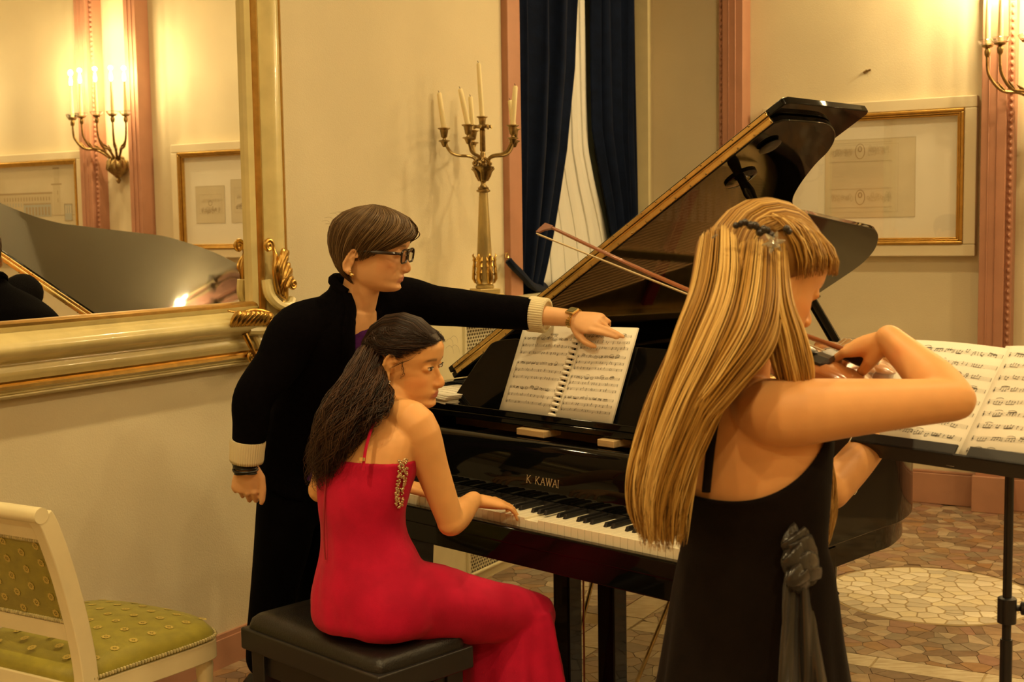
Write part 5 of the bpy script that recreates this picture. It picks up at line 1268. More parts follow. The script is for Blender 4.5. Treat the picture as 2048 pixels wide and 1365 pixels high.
h.bundle([base, *g((740, 720, 3.17), (712, 775, 3.10), (682, 830, 3.08), (664, 880, 3.08), (652, 930, 3.10), (645, 970, 3.12))], 1250, (.030, .038, .042, .044, .040, .032, .016), .0009, (D1, D2, D3), wave=.024, wfreq=2.6, cut=.25)
h.bundle([HM1 @ V(.025, -.092, -.0), *g((752, 755, 3.12), (730, 798, 3.07), (696, 848, 3.05), (668, 900, 3.06), (654, 945, 3.09))], 800, (.015, .026, .04, .045, .035, .015), .0009, (D1, D2, D3), wave=.022, wfreq=3, cut=.3)
h.bundle([HM1 @ V(.030, -.085, -.04), *g((774, 785, 3.10), (764, 812, 3.05), (745, 835, 3.02), (725, 862, 3.03))], 160, (.012, .016, .018, .018, .012), .0011, (D1, D2, D3), wave=.016, wfreq=2.5, cut=.4)
for k in range(9):       # loose wisps at the temple
    p0 = scalp(HM1, HS1, 52 + k*2.5, .045 - k*.002, .016); h.strand(catmull([p0, scalp(HM1, HS1, 60 + k*2, .028 - k*.002, .016), scalp(HM1, HS1, 78 + k, .016 - k*.002, .012)], 4), .0006, D2)
h.bundle([scalp(HM1, HS1, 70, .022, .008), scalp(HM1, HS1, 69, .006, .006), scalp(HM1, HS1, 67, -.010, .006), scalp(HM1, HS1, 72, -.022, .005)], 4, (.002, .003, .003, .002), .0004, (D1, D2), wave=.003)
for k in range(7):      # frizz against the light
    p0 = scalp(HM1, HS1, h.r.uniform(-30, 40), h.r.uniform(.05, .09), .02); d = (p0 - HM1.translation).normalized(); h.strand(catmull([p0, p0 + d*.012 + V(0, 0, .004), p0 + d*.022 + V(0, 0, -.006), p0 + d*.024 + V(0, 0, -.02)], 4), .0004, D2)
h.build('hair', HAIRM, pia)
# ---------------------------------------------------------------- the woman standing: black cardigan, glasses, reaching for the page
tea = thing('person', 'standing woman in a black cardigan and glasses reaching to turn the page', 'person', Matrix.Translation(V(-.80, 4.12, 0)))
HM2 = headframe(P(746, 500, 3.62), 100, -9, 2); HS2 = 1.08
hipc, waistc, chestc, nb2 = P(600, 935, 3.93), P(622, 815, 3.86), P(668, 690, 3.74), P(716, 600, 3.66)
sp_ = (nb2 - hipc).normalized(); r2 = ang(203); f2 = sp_.cross(r2); f2 = -f2 if f2.dot(ang(113)) < 0 else f2; f2.normalize()
def s2(c, a, bf, bb): return (c, r2, f2, a, bf, bb)
SH_R, EL_R, WR_R = P(598, 668, 3.60), P(508, 795, 3.56), P(493, 925, 3.58)
SH_L, EL_L, WR_L = P(800, 604, 3.80), P(940, 618, 3.83), P(1146, 637, 3.715)
b = MB()
loft(b, [s2(hipc, .15, .10, .11), s2(waistc, .12, .085, .09), s2(chestc, .145, .10, .10), s2(lerp(chestc, nb2, .55), .135, .085, .085), s2(lerp(chestc, nb2, .92), .075, .06, .065)])
limb(b, [lerp(chestc, nb2, .8), nb2, HM2 @ V(0, -.015, -.06)], [.066, .055, .052])
head(b, HM2, HS2, (-.033, -.028))
limb(b, [lerp(chestc, nb2, .6) + r2*.07, SH_R, lerp(SH_R, EL_R, .5), EL_R], [.045, .048, .042, .035]); limb(b, [EL_R, lerp(EL_R, WR_R, .4), WR_R], [.036, .034, .025])
limb(b, [lerp(chestc, nb2, .6) - r2*.07, SH_L, lerp(SH_L, EL_L, .5), EL_L], [.045, .048, .042, .034]); limb(b, [EL_L, lerp(EL_L, WR_L, .35), lerp(EL_L, WR_L, .8), WR_L], [.035, .036, .028, .0255])
tip2 = ondesk(1268, 664, .030)
toC = (CAM - WR_L).normalized()
hand(b, frame(WR_L, tip2 - WR_L, toC*.8 + V(0, 0, .55)), -1, ((-4, 4, 8, 6), (3, 2, 12, 10), (2, 48, 78, 40), (-4, 40, 70, 40)), ((.016, .020, -.008), (.040, .040, -.018), (.066, .052, -.026), (.090, .056, -.030), (.102, .055, -.033)), 1.02)
hand(b, frame(WR_R, P(487, 1010, 3.60) - WR_R, (CAM - WR_R).normalized() + V(-.25, 0, 0)), 1, ((2, 32, 50, 30), (0, 42, 62, 34), (-3, 48, 66, 36), (-8, 44, 62, 36)), ((.014, .020, -.006), (.044, .044, -.006), (.078, .052, -.006), (.108, .052, -.006), (.120, .050, -.006)), 1.0)
skinbody('body', b, tea, face_colour(HM2, HS2, SK2, (.56, .22, .17), (.14, .075, .035)), smooth=6)
eyes(tea, HM2, HS2, (.05, .04, .025), .8)
blackk = mat('black_knit', (.0028, .0022, .0032), .92, var=.3, vscale=60, bump=.4, bscale=260, spec=.04)
purp = mat('purple_knit', (.085, .018, .16), .85, var=.3, vscale=60, bump=.3, bscale=260, spec=.1)
cuffm = mat('cream_rib_knit', (.70, .62, .40), .85, bump=.2, bscale=300)
# purple top under the cardigan
b = MB(); loft(b, [s2(hipc + V(0, 0, -.035), .165, .118, .125), s2(hipc + V(0, 0, .04), .158, .112, .12), s2(waistc, .132, .098, .102), s2(chestc, .153, .112, .108), s2(lerp(chestc, nb2, .42), .130, .100, .09), s2(lerp(chestc, nb2, .60), .105, .088, .08), s2(lerp(chestc, nb2, .70), .085, .075, .072)])
me = remesh(b, .007, 3); put('purple_top', me, purp, tea)
# cardigan: shell open in front, shawl collar, sleeves, cream turn-back cuffs
rows = []; edgeL, edgeR = [], []
SECS = [(hipc + V(0, 0, -.03), .182, .128, .145, 40), (hipc + V(0, 0, .05), .174, .122, .136, 34), (waistc, .152, .115, .122, 30), (lerp(waistc, chestc, .5), .160, .122, .124, 26), (chestc, .172, .128, .124, 30), (lerp(chestc, nb2, .40), .165, .118, .110, 40), (lerp(chestc, nb2, .70), .128, .095, .096, 52), (lerp(chestc, nb2, .93), .088, .078, .084, 66), (nb2 + V(-.004, 0, .022), .066, .064, .074, 84)]
CC = catmull([q[0] for q in SECS], 4); AA = catmull([q[1:4] for q in SECS], 4); GG = [v.x for v in catmull([(q[4], 0, 0) for q in SECS], 4)]
for c, a, gp in zip(CC, AA, GG):
    row = []
    for k in range(41):
        t = R(lerp(gp, 360 - gp, k/40)); s_, co = math.sin(t), math.cos(t); n_ = .006*noise.noise(c*6 + V(s_, co, 0)*2); row.append(c + r2*((a[0] + n_)*s_) + f2*((a[1] if co > 0 else a[2])*co + n_*co))
    rows.append(row); edgeR.append(row[0]); edgeL.append(row[-1])
b = MB(); b.grid(rows)
def sleeve(pts, rads):
    c = catmull(pts, 6); rr = [v.x for v in catmull([(r, 0, 0) for r in rads], 6)]; n = len(c); rs = []; u = None
    for i in range(n):
        t = (c[min(i+1, n-1)] - c[max(i-1, 0)]).normalized(); u = (V(0, 0, 1) if u is None else u); u = (u - t*u.dot(t)).normalized(); w = t.cross(u)
        rs.append([c[i] + (w*math.cos(a) + u*math.sin(a))*(rr[i]*(1 + .05*noise.noise(c[i]*14 + V(math.cos(a), math.sin(a), 0)*1.5))) for a in [2*math.pi*k/22 for k in range(22)]])
    b.rings(rs, True)
sleeve([lerp(chestc, nb2, .55) + r2*.06, SH_R + V(0, 0, .006), lerp(SH_R, EL_R, .5), EL_R, lerp(EL_R, WR_R, .4), lerp(EL_R, WR_R, .68)], [.075, .074, .062, .053, .047, .043])
sleeve([lerp(chestc, nb2, .55) - r2*.05, SH_L + V(-.01, 0, .002), lerp(SH_L, EL_L, .5), EL_L, lerp(EL_L, WR_L, .35), lerp(EL_L, WR_L, .60)], [.075, .070, .057, .051, .047, .045])
me = remesh(b, .02, 0) if False else None
b.build('cardigan', blackk, tea, True, True, solid=.008, autos=180)
for ed in (edgeR, edgeL):
    pts = [lerp(p, c, .04) for p, c in zip(ed, CC)]; b = MB(); b.tube(pts[4:], [.014]*8 + [.020]*6 + [.026]*8 + [.022]*(len(pts) - 26), 10, flat=.55, upv=f2); b.build('shawl_collar', blackk, tea, True, True)
nk = [r_[k] for r_ in (rows[-1],) for k in range(0, 41, 2)]; b = MB(); b.tube([p + V(0, 0, .004) for p in nk], .014, 8); b.build('back_collar', blackk, tea, True, True)
def cuff(a, c, r0, r1, name):
    b = MB(); d = (c - a); n = 6; rs = []; t = d.normalized(); u = t.orthogonal().normalized(); w = t.cross(u)
    for i, (q, dr) in enumerate(((0, -.004), (0, .003), (.15, .004), (.5, .004), (.85, .005), (1, .004), (1.02, -.003), (.9, -.006))):
        rs.append([a + d*q + (w*math.cos(v) + u*math.sin(v))*(lerp(r0, r1, q) + dr + .0011*math.cos(v*44)) for v in [2*math.pi*k/176 for k in range(176)]])
    b.rings(rs, True); return b.build(name, cuffm, tea, True, True, autos=80)
cuff(P(1060, 628, 3.775), P(1094, 632, 3.755), .049, .046, 'cuff'); cuff(P(496, 880, 3.570), P(493, 924, 3.578), .046, .042, 'cuff')
# trousers and shoes
trou = mat('black_trouser', (.002, .002, .003), .85, var=.3, vscale=30, spec=.05)
b = MB(); loft(b, [s2(hipc + V(0, 0, -.13), .13, .09, .10), s2(hipc + V(0, 0, -.06), .165, .115, .125), s2(hipc + V(0, 0, .03), .150, .105, .115)])
limb(b, [P(575, 985, 3.86), P(566, 1080, 3.86), P(548, 1180, 3.90), P(536, 1270, 3.97), P(530, 1318, 4.03)], [.092, .088, .073, .068, .062])
limb(b, [P(640, 985, 4.02), P(640, 1080, 4.03), P(632, 1180, 4.08), P(622, 1260, 4.14), P(618, 1300, 4.18)], [.092, .085, .070, .065, .06])
me = remesh(b, .008, 4); put('trousers', me, trou, tea)
for q, y in ((P(530, 1318, 4.03), 4.03), (P(618, 1300, 4.18), 4.18)):
    b = MB(); c = V(q.x + .03, q.y - .02, 0); d = ang(95); rs = []
    for t, w, hh in ((-.10, .022, .045), (-.08, .034, .07), (-.02, .036, .075), (.05, .038, .055), (.11, .042, .042), (.16, .032, .03), (.18, .012, .016)): rs.append([c + d*t + ang(185)*(w*math.cos(a)) + V(0, 0, .012 + max(0, hh*math.sin(a)) if math.sin(a) > 0 else .012 + .010*math.sin(a)) for a in [2*math.pi*k/14 for k in range(14)]])
    b.rings(rs); b.build('shoe', M_['blacksatin'], tea, True, True)
# glasses
S2 = HM2 @ Matrix.Scale(HS2, 4); gl = mat('tortoise_frame', (.02, .010, .006), .2); lens = M_['pane']
b = MB()
for sx in (-1, 1):
    c = [(sx*.0325 + .0270*math.copysign(abs(math.cos(t))**.55, math.cos(t)), .0950 - .012*abs(.0325 + .0255*sx*math.cos(t)*sx*1.0 - .0)*.6, -.002 + .0175*math.copysign(abs(math.sin(t))**.6, math.sin(t))) for t in [2*math.pi*k/24 for k in range(25)]]
    b.tube(c, .0026, 6, cap=False, M=S2); b.tube(catmull([(sx*.0585, .0915, .006), (sx*.0700, .082, .006), (sx*.0785, .05, .004), (sx*.0815, .005, .001), (sx*.080, -.030, -.002)], 4), [.0030]*4 + [.0036]*8 + [.0022]*5, 6, M=S2, flat=1.3)
b.tube([(-.008, .0955, .002), (0, .0975, .005), (.008, .0955, .002)], .002, 6, M=S2)
gf = b.build('glasses', gl, tea, True, True)
for sx in (-1, 1):
    b = MB(); b.add([(sx*.0325 + .0245*math.copysign(abs(math.cos(t))**.55, math.cos(t)), .0935, -.002 + .0165*math.copysign(abs(math.sin(t))**.6, math.sin(t))) for t in [2*math.pi*k/24 for k in range(24)]], [tuple(range(24))], S2); b.build('lens', lens, gf, False, True)
b = MB(); q = HM2 @ (V(.0845, -.024, -.064)*HS2); b.ell(q, .0062); b.ell(q + V(-.004, 0, .008), .004); b.build('stud_earring', M_['brass'], tea, True, True)
# wrist watch and leather bracelet
wx = (tip2 - WR_L).normalized(); wz = (toC*.8 + V(0, 0, .55)); wz = (wz - wx*wz.dot(wx)).normalized(); wy = wz.cross(wx); wc = WR_L + wx*.004
b = MB()
for k in range(26):
    a = 2*math.pi*k/26; d = wy*(.0300*math.cos(a)) + wz*(.0225*math.sin(a)); T = frame(wc + d, wx, d.normalized())
    for j in (-1, 0, 1): b.cbox((j*.0058, 0, 0), (.0026, .0032, .0018), T)
w_ = b.build('wrist_watch_band', M_['brass'], tea, False, True)
T = frame(wc + wz*.0235 + wy*.006, wx, wz + wy*.35); b = MB(); b.cbox((0, 0, .002), (.0155, .0165, .0040), T); b.build('watch_case', M_['brass'], tea, False, True, bevel=.003)
b = MB(); b.cbox((0, 0, .0066), (.0115, .0115, .0006), T); b.build('watch_dial', mat('watch_lcd', (.12, .11, .05), .15), tea, False, True)
bc = P(491, 936, 3.58); b = MB(); dd = V(-.05, 0, -1).normalized(); u_ = dd.orthogonal().normalized(); w2 = dd.cross(u_); rb = random.Random(2)
for k in range(10):
    ti, tj = rb.uniform(-.25, .25), rb.uniform(-.25, .25); r0 = rb.uniform(.030, .037); b.tube([bc + V(0, 0, rb.uniform(-.008, .008)*0 + (k - 4.5)*.0030) + u_*(r0*math.cos(a)) + w2*(r0*math.sin(a)) + dd*(.012*(ti*math.cos(a) + tj*math.sin(a))) for a in [2*math.pi*i/24 for i in range(25)]], .0028, 6)
b.build('leather_bracelet', mat('black_cord', (.012, .010, .009), .35), tea, True, True)
# short brown hair, combed across
B1, B2, B3 = (.075, .040, .014), (.15, .088, .034), (.26, .165, .075)
h = Hair(9); ZE2 = [(0, .048), (30, .032), (55, .010), (72, -.004), (90, -.022), (110, -.026), (119, -.045), (128, -.078), (145, -.098), (180, -.102)]
zend2 = lambda p: interp(ZE2, abs(p))
scalp_cap(h, HM2, HS2, lambda p: zend2(p) + .004, .012, B1)
for i in range(2000):
    side = 1 if h.r.random() < .72 else -1; pe = side*h.r.uniform(0, 180); ze = zend2(pe) + h.r.uniform(-.006, .012); pts = []; off = h.r.uniform(.010, .021); tw = h.r.uniform(42, 66)*interp([(80, 1), (160, .3)], abs(pe)); lo_ = h.r.random() < .5
    zs = h.r.uniform(.06, .107) if lo_ else .107
    for k in range(11):
        t = k/10; z = lerp(zs, ze, t**1.25); phi = pe - side*tw*(1 - t)*(1 if abs(pe) > 25 else .4); body = math.sin(math.pi*min(1, t*1.05))
        pts.append(scalp(HM2, HS2, phi, min(z, .1065), off*(.55 + .55*body)*(.62 if abs(pe) < 45 else 1) + (.016*max(0, t - .45)*2*(1 if abs(pe) > 112 else 0)) - (.008 if t > .93 and abs(pe) > 100 else 0)) + HM2.to_3x3() @ V(0, 0, .012*(1 - t)))
    h.strand(pts, h.r.uniform(.0008, .0017), tuple(lerp(Vector(B1), Vector(B2 if h.r.random() < .75 else B3), h.r.random())))
for i in range(40):
    p0 = scalp(HM2, HS2, h.r.uniform(-180, 180), h.r.uniform(.05, .105), .024); d = (p0 - HM2.translation).normalized(); h.strand(catmull([p0, p0 + d*.006 + V(-.006, 0, .004), p0 + d*.010 + V(-.018, 0, .0)], 3), .0005, B2)
h.build('hair', HAIRM, tea)
# ---------------------------------------------------------------- the violinist: black dress, long fair hair, seen from behind
vio = thing('person', 'blonde woman in a black dress playing the violin with her back turned', 'person', Matrix.Translation(V(.43, 2.2, 0)))
f3, r3 = ang(38), ang(128)
HM3 = headframe(P(1534, 562, 2.16), 69, -24, -6); HS3 = 1.0
def s3(x, y, Y, a, bf, bb): return (P(x, y, Y), r3, f3, a, bf, bb)
nb3 = P(1478, 752, 2.165)
T3 = [s3(1506, 1280, 2.17, .11, .08, .08), s3(1507, 1180, 2.17, .118, .088, .088), s3(1508, 1080, 2.17, .112, .082, .082), s3(1500, 1000, 2.17, .135, .10, .092), s3(1490, 910, 2.17, .150, .105, .095), s3(1478, 840, 2.17, .150, .085, .088), s3(1474, 790, 2.17, .115, .062, .07), s3(1477, 762, 2.168, .07, .05, .055)]
SR3, ER3, WR3 = P(1572, 826, 2.05), P(1908, 800, 2.10), P(1778, 678, 2.265)
b = MB(); loft(b, T3)
limb(b, [P(1478, 790, 2.17), nb3, HM3 @ V(0, -.02, -.06)], [.062, .052, .050]); head(b, HM3, HS3, None)
limb(b, [P(1510, 818, 2.12), SR3, lerp(SR3, ER3, .35), lerp(SR3, ER3, .75), ER3], [.052, .056, .049, .040, .036])
limb(b, [ER3, lerp(ER3, WR3, .3), lerp(ER3, WR3, .75), WR3], [.036, .040, .030, .0255])
FROG = P(1712, 706, 2.33)
hx = FROG + V(.0, .01, -.02) - WR3
hand(b, frame(WR3, P(1672, 700, 2.37) - WR3, V(-.1, -.45, .9)), 1, ((10, 18, 40, 30), (3, 26, 44, 34), (-4, 30, 46, 34), (-12, 24, 46, 30)), ((.012, .018, -.010), (.036, .030, -.026), (.060, .030, -.040), (.080, .022, -.048), (.088, .018, -.050)), .98)
TAIL = P(1625, 738, 2.275); vax = (ang(30) + V(0, 0, -.02)).normalized()
NUT = TAIL + vax*.49
SL3, EL3, WL3 = P(1405, 822, 2.30), P(1660, 985, 2.42), NUT + V(.03, -.06, -.115)
limb(b, [P(1450, 815, 2.22), SL3, lerp(SL3, EL3, .5), EL3], [.052, .052, .043, .036]); limb(b, [EL3, lerp(EL3, WL3, .35), lerp(EL3, WL3, .8), WL3], [.036, .037, .028, .025])
hand(b, frame(WL3, V(.0, .03, .10), V(.75, -.5, 0)), -1, ((4, 30, 62, 40), (1, 34, 64, 40), (-3, 36, 64, 40), (-8, 34, 60, 40)), ((.012, .018, -.006), (.036, .036, -.012), (.062, .040, -.010), (.082, .038, -.004), (.090, .036, 0)), .95)
skinbody('body', b, vio, face_colour(HM3, HS3, SK3, (.58, .22, .17), (.25, .15, .06)), smooth=6)
eyes(vio, HM3, HS3, (.06, .05, .03), .35)
# dress
blkd = mat('black_crepe', (.0075, .0042, .0032), .8, var=.25, vscale=30, sheen=.02, bump=.15, bscale=300, spec=.08)
b = MB()
rows = []; NT = 72
def dr_ring(c, a, bf, bb, fold, k0=0):
    out = []
    for k in range(NT):
        th = 2*math.pi*k/NT; f = 1 + fold*(math.sin(th*7 + 1.1*math.sin(th*2) + k0) + .5*math.sin(th*13 + 2)); s_, co = math.sin(th), math.cos(th); out.append(c + r3*(a*s_*f) + f3*((bf if co > 0 else bb)*co*f))
    return out
top = dr_ring(P(1489, 915, 2.17), .156, .112, .101, 0)
def ztop(k):
    th = 2*math.pi*k/NT; co = math.cos(th); s_ = math.sin(th); return lerp(-.058, .055, (1 + co)/2) + .030*max(0, s_)*(1 - abs(co))*2
top = [p + V(0, 0, ztop(k)) for k, p in enumerate(top)]
rows.append(top)
for x, y, a, bf, bb, fo in ((1497, 1000, .141, .106, .098, 0), (1505, 1050, .131, .098, .096, 0), (1508, 1085, .128, .096, .096, 0), (1509, 1130, .138, .103, .103, .004), (1508, 1190, .148, .112, .112, .010), (1506, 1270, .158, .12, .12, .020), (1505, 1365, .172, .13, .13, .032), (1505, 1600, .22, .17, .17, .045)):
    rows.append(dr_ring(P(x, y, 2.17), a, bf, bb, fo))
c0 = P(1505, 1600, 2.17)
for z, a in ((.30, .30), (.02, .37)): rows.append(dr_ring(V(c0.x + .01, c0.y, z), a, a*.78, a*.78, .06))
dense = []
for i in range(len(rows) - 1):
    for q in (0, .34, .67): dense.append([lerp(p, r_, q) for p, r_ in zip(rows[i], rows[i+1])])
dense.append(rows[-1])
b.rings(dense, False); b.build('dress', blkd, vio, True, True, solid=.004, autos=180)
b = MB(); b.tube(catmull([P(1412, 985, 2.085), P(1421, 900, 2.072), P(1432, 830, 2.085), P(1448, 775, 2.12), P(1462, 765, 2.18)], 6), .0075, 8, flat=.4, upv=V(0, -1, 0)); b.build('shoulder_strap', blkd, vio, True, True)
b = MB(); b.tube(catmull([P(1585, 895, 2.07), P(1560, 840, 2.06), P(1535, 790, 2.10), P(1520, 778, 2.16)], 6), .0075, 8, flat=.4, upv=V(0, -1, 0)); b.build('shoulder_strap', blkd, vio, True, True)
# satin bow and falling sash on the right hip
sat = mat('charcoal_satin', (.020, .016, .013), .26, var=.3, vscale=9, sheen=.1)
def drape(name, rows_, w=.004):
    b = MB(); b.grid(rows_); b.build(name, sat, vio, True, True, solid=w, autos=180)
def dressY(x, y):
    hw = interp([(1050, 130), (1085, 132), (1190, 152), (1280, 166), (1365, 182), (1600, 232)], y); q = max(-1, min(1, (x - 1507)/hw)); return 2.17 - (hw/1186 + .004)*math.sqrt(max(.015, 1 - q*q)) - .012
rr = []
for i in range(26):
    t = i/25; y = lerp(1120, 1590, t); xl = interp([(1120, 1578), (1170, 1568), (1365, 1558), (1590, 1535)], y); xr = interp([(1120, 1644), (1170, 1652), (1280, 1672), (1365, 1692), (1590, 1735)], y); row = []
    for j in range(33):
        u = j/32; x = lerp(xl, xr, u); row.append(P(x, y, dressY(x, y) - .010 - (.008 + .010*t)*(1 + math.sin(u*13 + 2.2*math.sin(t*2.6 + u*2) - 3*t))*.8 - .006*math.sin(u*29 + t*5)))
    rr.append(row)
drape('satin_sash', rr)
rbw = random.Random(12)
for n_, (cx, cy, w, h_, tl) in enumerate(((1600, 1078, 38, .026, -14), (1612, 1100, 40, .030, 10), (1596, 1120, 34, .028, -6), (1618, 1138, 34, .030, 16), (1600, 1152, 30, .024, -12))):
    b = MB(); rs = []
    for i in range(16):
        u = i/15; px = cx - w + 2*w*u; py = cy + tl*(u - .5)*1.6; rad = .004 + h_*math.sin(math.pi*u)**.6; c = P(px, py, dressY(px, py) - .016 - .004*n_)
        rs.append([c + V(0, math.cos(a)*rad*.55, math.sin(a)*rad*.75*(1 + .30*math.sin(a*4 + n_ + u*7) + .18*math.sin(a*7 + u*11))) for a in [2*math.pi*k/36 for k in range(36)]])
    b.rings(rs); b.build('satin_bow_fold', sat, vio, True, True, autos=180)
# hair
G1, G2, G3 = (.21, .095, .015), (.50, .275, .055), (.82, .56, .19); GD = (.20, .095, .02)
h = Hair(21); ZE3 = [(0, .062), (40, .050), (70, .020), (95, -.01), (120, -.06), (180, -.09)]
zend3 = lambda p: interp(ZE3, abs(p)); scalp_cap(h, HM3, HS3, zend3, .014, G1)
gold_ = lambda: tuple(lerp(Vector(G1), Vector(G2 if h.r.random() < .7 else G3), h.r.random()))
clip0 = HM3 @ V(.035, -.085, .055)
for i in range(1000):       # combed back from the brow to the clip
    pe = h.r.uniform(-80, 85); z0 = zend3(pe) + h.r.uniform(-.008, .012); off = h.r.uniform(.014, .034); pts = []; tgt = h.r.uniform(120, 190)
    for k in range(10):
        t = k/9; z = lerp(z0, .050, t) + .055*math.sin(math.pi*t*.95); sgn = 1 if pe > 0 else -1; phi = lerp(pe, sgn*tgt, t**1.1)
        pts.append(scalp(HM3, HS3, phi, min(z, .105), off*(.6 + .5*math.sin(math.pi*t))))
    h.strand(pts, h.r.uniform(.0008, .0017), gold_())
for i in range(800):       # over the crown
    x0 = h.r.uniform(-.066, .066); of = h.r.uniform(.014, .030); pts = []
    for k in range(10):
        t = k/9; a = lerp(R(50), R(190), t); q = (.104 + of*(.5 + .5*math.sin(math.pi*t)))*math.sqrt(1 - (x0/.095)**2); pts.append(HM3 @ (Vector((x0, -.004 + q*.98*math.cos(a), .006 + q*math.sin(a)))*HS3))
    h.strand(pts, h.r.uniform(.0008, .0018), gold_())
BK = HM3 @ V(-.01, -.095, .03); BK2 = HM3 @ V(.055, -.07, .02); BK3 = HM3 @ V(-.06, -.06, .02)
cols = (G1, G2, G3)
h.bundle([BK, P(1450, 600, 2.06), P(1420, 700, 2.03), P(1378, 800, 2.02), P(1345, 900, 2.03), P(1326, 990, 2.04), P(1326, 1090, 2.05)], 1100, (.045, .060, .062, .054, .048, .044, .034), .0013, cols, wave=.006, wfreq=1.2, cut=.14, jitter=.6)
h.bundle([BK3, P(1440, 620, 2.12), P(1395, 720, 2.10), P(1340, 830, 2.09), P(1305, 930, 2.08), P(1298, 1010, 2.08), P(1310, 1080, 2.08)], 600, (.035, .045, .05, .045, .04, .035, .02), .0013, cols, wave=.006, wfreq=1.1, cut=.2, jitter=.5)
h.bundle([BK2, P(1505, 610, 2.030), P(1490, 680, 2.0), P(1445, 755, 1.99), P(1393, 830, 2.0), P(1368, 900, 2.02), P(1356, 1000, 2.04)], 650, (.035, .045, .045, .034, .026, .022, .014), .0013, cols, wave=.005, wfreq=1.3, cut=.25, jitter=.5)
h.bundle([HM3 @ V(.065, -.045, .04), P(1552, 600, 2.05), P(1572, 680, 2.045), P(1588, 742, 2.06), P(1592, 800, 2.12), P(1600, 870, 2.19)], 560, (.018, .026, .032, .030, .022, .018), .0013, cols, wave=.004, wfreq=1.2, cut=.1, jitter=.4)
h.bundle([P(1600, 780, 2.21), P(1622, 880, 2.25), P(1642, 950, 2.24), P(1650, 1020, 2.21), P(1646, 1092, 2.17)], 420, (.020, .024, .024, .020, .006), .0012, cols, wave=.004, wfreq=1.2, cut=.12, jitter=.4)
h.build('hair', HAIRM, vio)
dk = mat('dark_clip', (.02, .015, .012), .25)
b = MB(); rb = random.Random(3)
for k in range(13):
    t = k/12; c = P(lerp(1474, 1545, t), lerp(452, 476, t) - 10*math.sin(t*3), 2.035 - .005*math.sin(t*3)); b.ell(c + V(rb.uniform(-.003, .003), 0, rb.uniform(-.005, .005)), rb.uniform(.0045, .0075), 8, 6)
b.ell(P(1573, 458, 2.03), .006); b.ell(P(1578, 464, 2.03), .005); b.build('hair_clip', dk, vio, True, True)
b = MB(); c = P(1547, 486, 2.02); gem = mat('clear_gem', (.75, .75, .68), .08, .9); dv = (CAM - c).normalized(); T = frame(c, V(1, 0, 0), dv)
for k in range(6):
    a = 2*math.pi*k/6 + .2; b.tube([T @ V(0, 0, .002), T @ V(.010*math.cos(a), .010*math.sin(a), .003), T @ V(.019*math.cos(a), .019*math.sin(a), 0)], [.004, .0045, .001], 6)
b.ell(c, .006); b.build('star_hairpin', gem, vio, True, True)
b = MB(); b.tube([P(1424, 476, 2.05), P(1434, 470, 2.045)], .002, 6); b.build('hair_grip', M_['steel'], vio, True, True)

# ---------------------------------------------------------------- violin and bow
vz = V(0, 0, 1) - vax*vax.z; vz = (vz + r3*.35 - vax*(r3.dot(vax))*.35).normalized()
VM = frame(TAIL, vax, vz)                 # x to the scroll, y = z cross x, z top plate
vl = thing('violin', 'varnished violin held under the chin of the woman in black', 'violin', VM)
half = [(0, .0), (.002, .05), (.02, .083), (.06, .103), (.10, .098), (.125, .075), (.14, .058), (.155, .062), (.175, .056), (.20, .055), (.215, .062), (.228, .058), (.245, .072), (.28, .083), (.32, .078), (.345, .05), (.354, .018)]
up_ = [(p.x, p.y) for p in catmull([(x, y, 0) for x, y in half], 3)]; ol = up_ + [(x, -y) for x, y in up_[::-1]]
b = MB()
b.prism([(x, y*.97) for x, y in ol], -.034, -.004); b.build('ribs', M_['redwood'], vl, True)
for nm, z0, z1, sgn in (('top_plate', -.004, .0, 1), ('back_plate', -.038, -.034, -1)):
    b = MB(); n = len(ol); rs = [[(x, y, z0 if sgn > 0 else z1) for x, y in ol], [(x, y, z1 if sgn > 0 else z0) for x, y in ol]]
    for s_, zz in ((.8, .008), (.55, .013), (.25, .015), (.03, .0155)): rs.append([(.178 + (x - .178)*(s_*.25 + .75 if s_ > .3 else s_ + .2), y*s_, (z1 if sgn > 0 else z0) + sgn*zz) for x, y in ol])
    b.rings(rs); b.build(nm, M_['redwood'] if sgn < 0 else mat('spruce_varnish', (.42, .16, .05), .25, var=.2, vscale=20, coat=.5), vl, True, autos=60)
ebo = mat('ebony', (.012, .009, .008), .35)
b = MB(); b.rings([[(x, -w, z), (x, w, z), (x, w*.8, z + .006), (x, -w*.8, z + .006)] for x, w, z in ((.235, .021, .024), (.49, .012, .010))]); b.build('fingerboard', ebo, vl, False)
b = MB(); b.rings([[(x, w*math.cos(t), z + h_*math.sin(t)) for t in [2*math.pi*k/12 for k in range(12)]] for x, w, h_, z in ((.345, .015, .016, -.008), (.40, .0125, .011, -.003), (.485, .0115, .010, .002))]); b.build('neck', M_['redwood'], vl)
b = MB(); b.rings([[(.487 + x, -w, z0), (.487 + x, w, z0), (.487 + x, w, z1), (.487 + x, -w, z1)] for x, w, z0, z1 in ((0, .011, -.010, .010), (.05, .012, -.022, .004), (.09, .009, -.028, -.008))]); b.tube(spiral(V(.592, 0, -.020), V(1, 0, 0), V(0, 0, 1), .018, .004, 1.4, 2.6), .007, 8); b.build('scroll', M_['redwood'], vl)
for k, (x, sgn) in enumerate(((.50, 1), (.515, -1), (.53, 1), (.545, -1))):
    b = MB(); b.tube([(x, 0, -.010), (x, sgn*.034, -.010)], [.003, .004], 8); b.ell((x, sgn*.040, -.010), (.004, .008, .008), 8, 6); b.build('tuning_peg', ebo, vl)
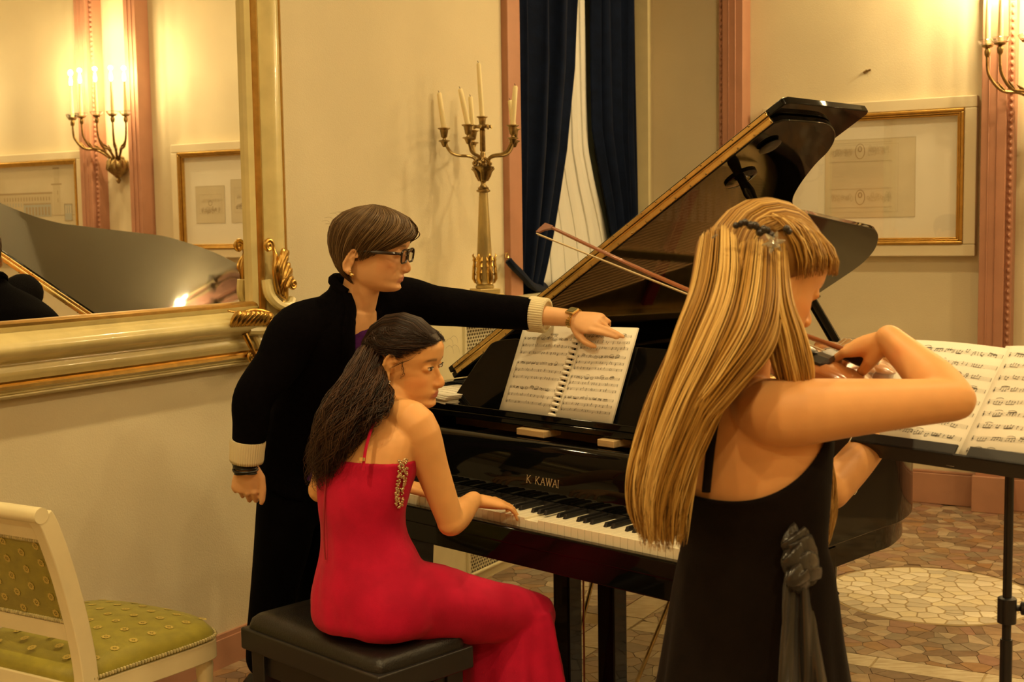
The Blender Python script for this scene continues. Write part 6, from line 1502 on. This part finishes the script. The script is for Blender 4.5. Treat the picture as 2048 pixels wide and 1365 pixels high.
b = MB(); b.rings([[(x, -w, z), (x, w, z), (x, w*.7, z + .006), (x, -w*.7, z + .006)] for x, w, z in ((.008, .010, .006), (.03, .020, .016), (.115, .012, .022))]); b.build('tailpiece', ebo, vl, False)
b = MB(); b.prism([(-.020, 0), (-.017, .020), (-.010, .029), (0, .032), (.010, .029), (.017, .020), (.020, 0), (.012, 0), (.008, .008), (-.008, .008), (-.012, 0)], -.002, .002, Matrix.Translation((.195, 0, .013)) @ Matrix(((0, 0, 1, 0), (1, 0, 0, 0), (0, 1, 0, 0), (0, 0, 0, 1)))); b.build('bridge', M_['wood'], vl, False)
b = MB(); b.ell((.035, .045, .024), (.030, .036, .007), 16, 8); b.tube([(.0, .02, -.03), (-.004, .02, .015)], .003, 6); b.tube([(.0, .06, -.03), (-.002, .06, .018)], .003, 6); b.build('chin_rest', ebo, vl)
for k in range(4):
    y = -.0135 + k*.009; b = MB(); b.tube([(.112, y*.5, .029), (.195, y, .0445 - abs(y)*.15), (.488, y*.6, .018)], .0007, 5); b.build('string', M_['steel'], vl)
for sgn in (-1, 1):
    b = MB(); b.tube(catmull([(.165, sgn*.030, .0125), (.175, sgn*.036, .0105), (.195, sgn*.034, .0115), (.215, sgn*.032, .012), (.222, sgn*.026, .0135)], 5), .0018, 6); b.build('f_hole', ebo, vl)
# bow: from the frog in her right hand, over the strings, to the tip
TIP = P(1090, 449, 2.63); bd = (TIP - FROG); blen = bd.length; bd.normalize(); print('bow', blen)
hairv = (V(0, 0, -1) - bd*(-bd.z)).normalized(); hairv = (hairv + V(-.25, -.35, 0)).normalized(); hairv = (hairv - bd*hairv.dot(bd)).normalized()
bw = thing('violin_bow', 'violin bow of red-brown wood with pale hair crossing in front of the lid', 'bow', Matrix.Translation(FROG))
b = MB(); pts = [FROG - bd*.03 + bd*(blen + .03)*t - hairv*(-.012*math.sin(math.pi*t)) for t in [k/14 for k in range(15)]]; b.tube(pts, [lerp(.0052, .0034, k/14) for k in range(15)], 10); b.build('stick', M_['redwood'], bw, True, True)
b = MB(); h0 = TIP; b.rings([[h0 + bd*x + hairv*z + bd.cross(hairv)*w for w in (-.004, .004)] + [h0 + bd*(x + .003) + hairv*z2 + bd.cross(hairv)*w for w in (.004, -.004)] for x, z, z2 in ((-.02, -.003, .004), (-.008, -.003, .012), (.000, -.002, .021), (.006, .012, .022))]); b.build('tip_head', M_['redwood'], bw, False, True)
b = MB(); q0 = FROG + hairv*.020; q1 = TIP + hairv*.025 + bd*.006; sd = bd.cross(hairv); b.rings([[q + sd*w + hairv*z for w, z in ((-.005, -.0008), (.005, -.0008), (.005, .0008), (-.005, .0008))] for q in (q0, lerp(q0, q1, .5) - hairv*.002, q1)]); b.build('bow_hair', mat('horsehair', (.78, .68, .42), .5), bw, True, True)
b = MB(); T = frame(FROG + hairv*.012, bd, sd); b.cbox((-.005, 0, 0), (.022, .009, .006), T); b.build('frog', ebo, bw, False, True, bevel=.002)
b = MB(); b.tube([FROG - bd*.045, FROG - bd*.03], .0055, 10); b.build('screw_button', M_['steel'], bw, True, True)
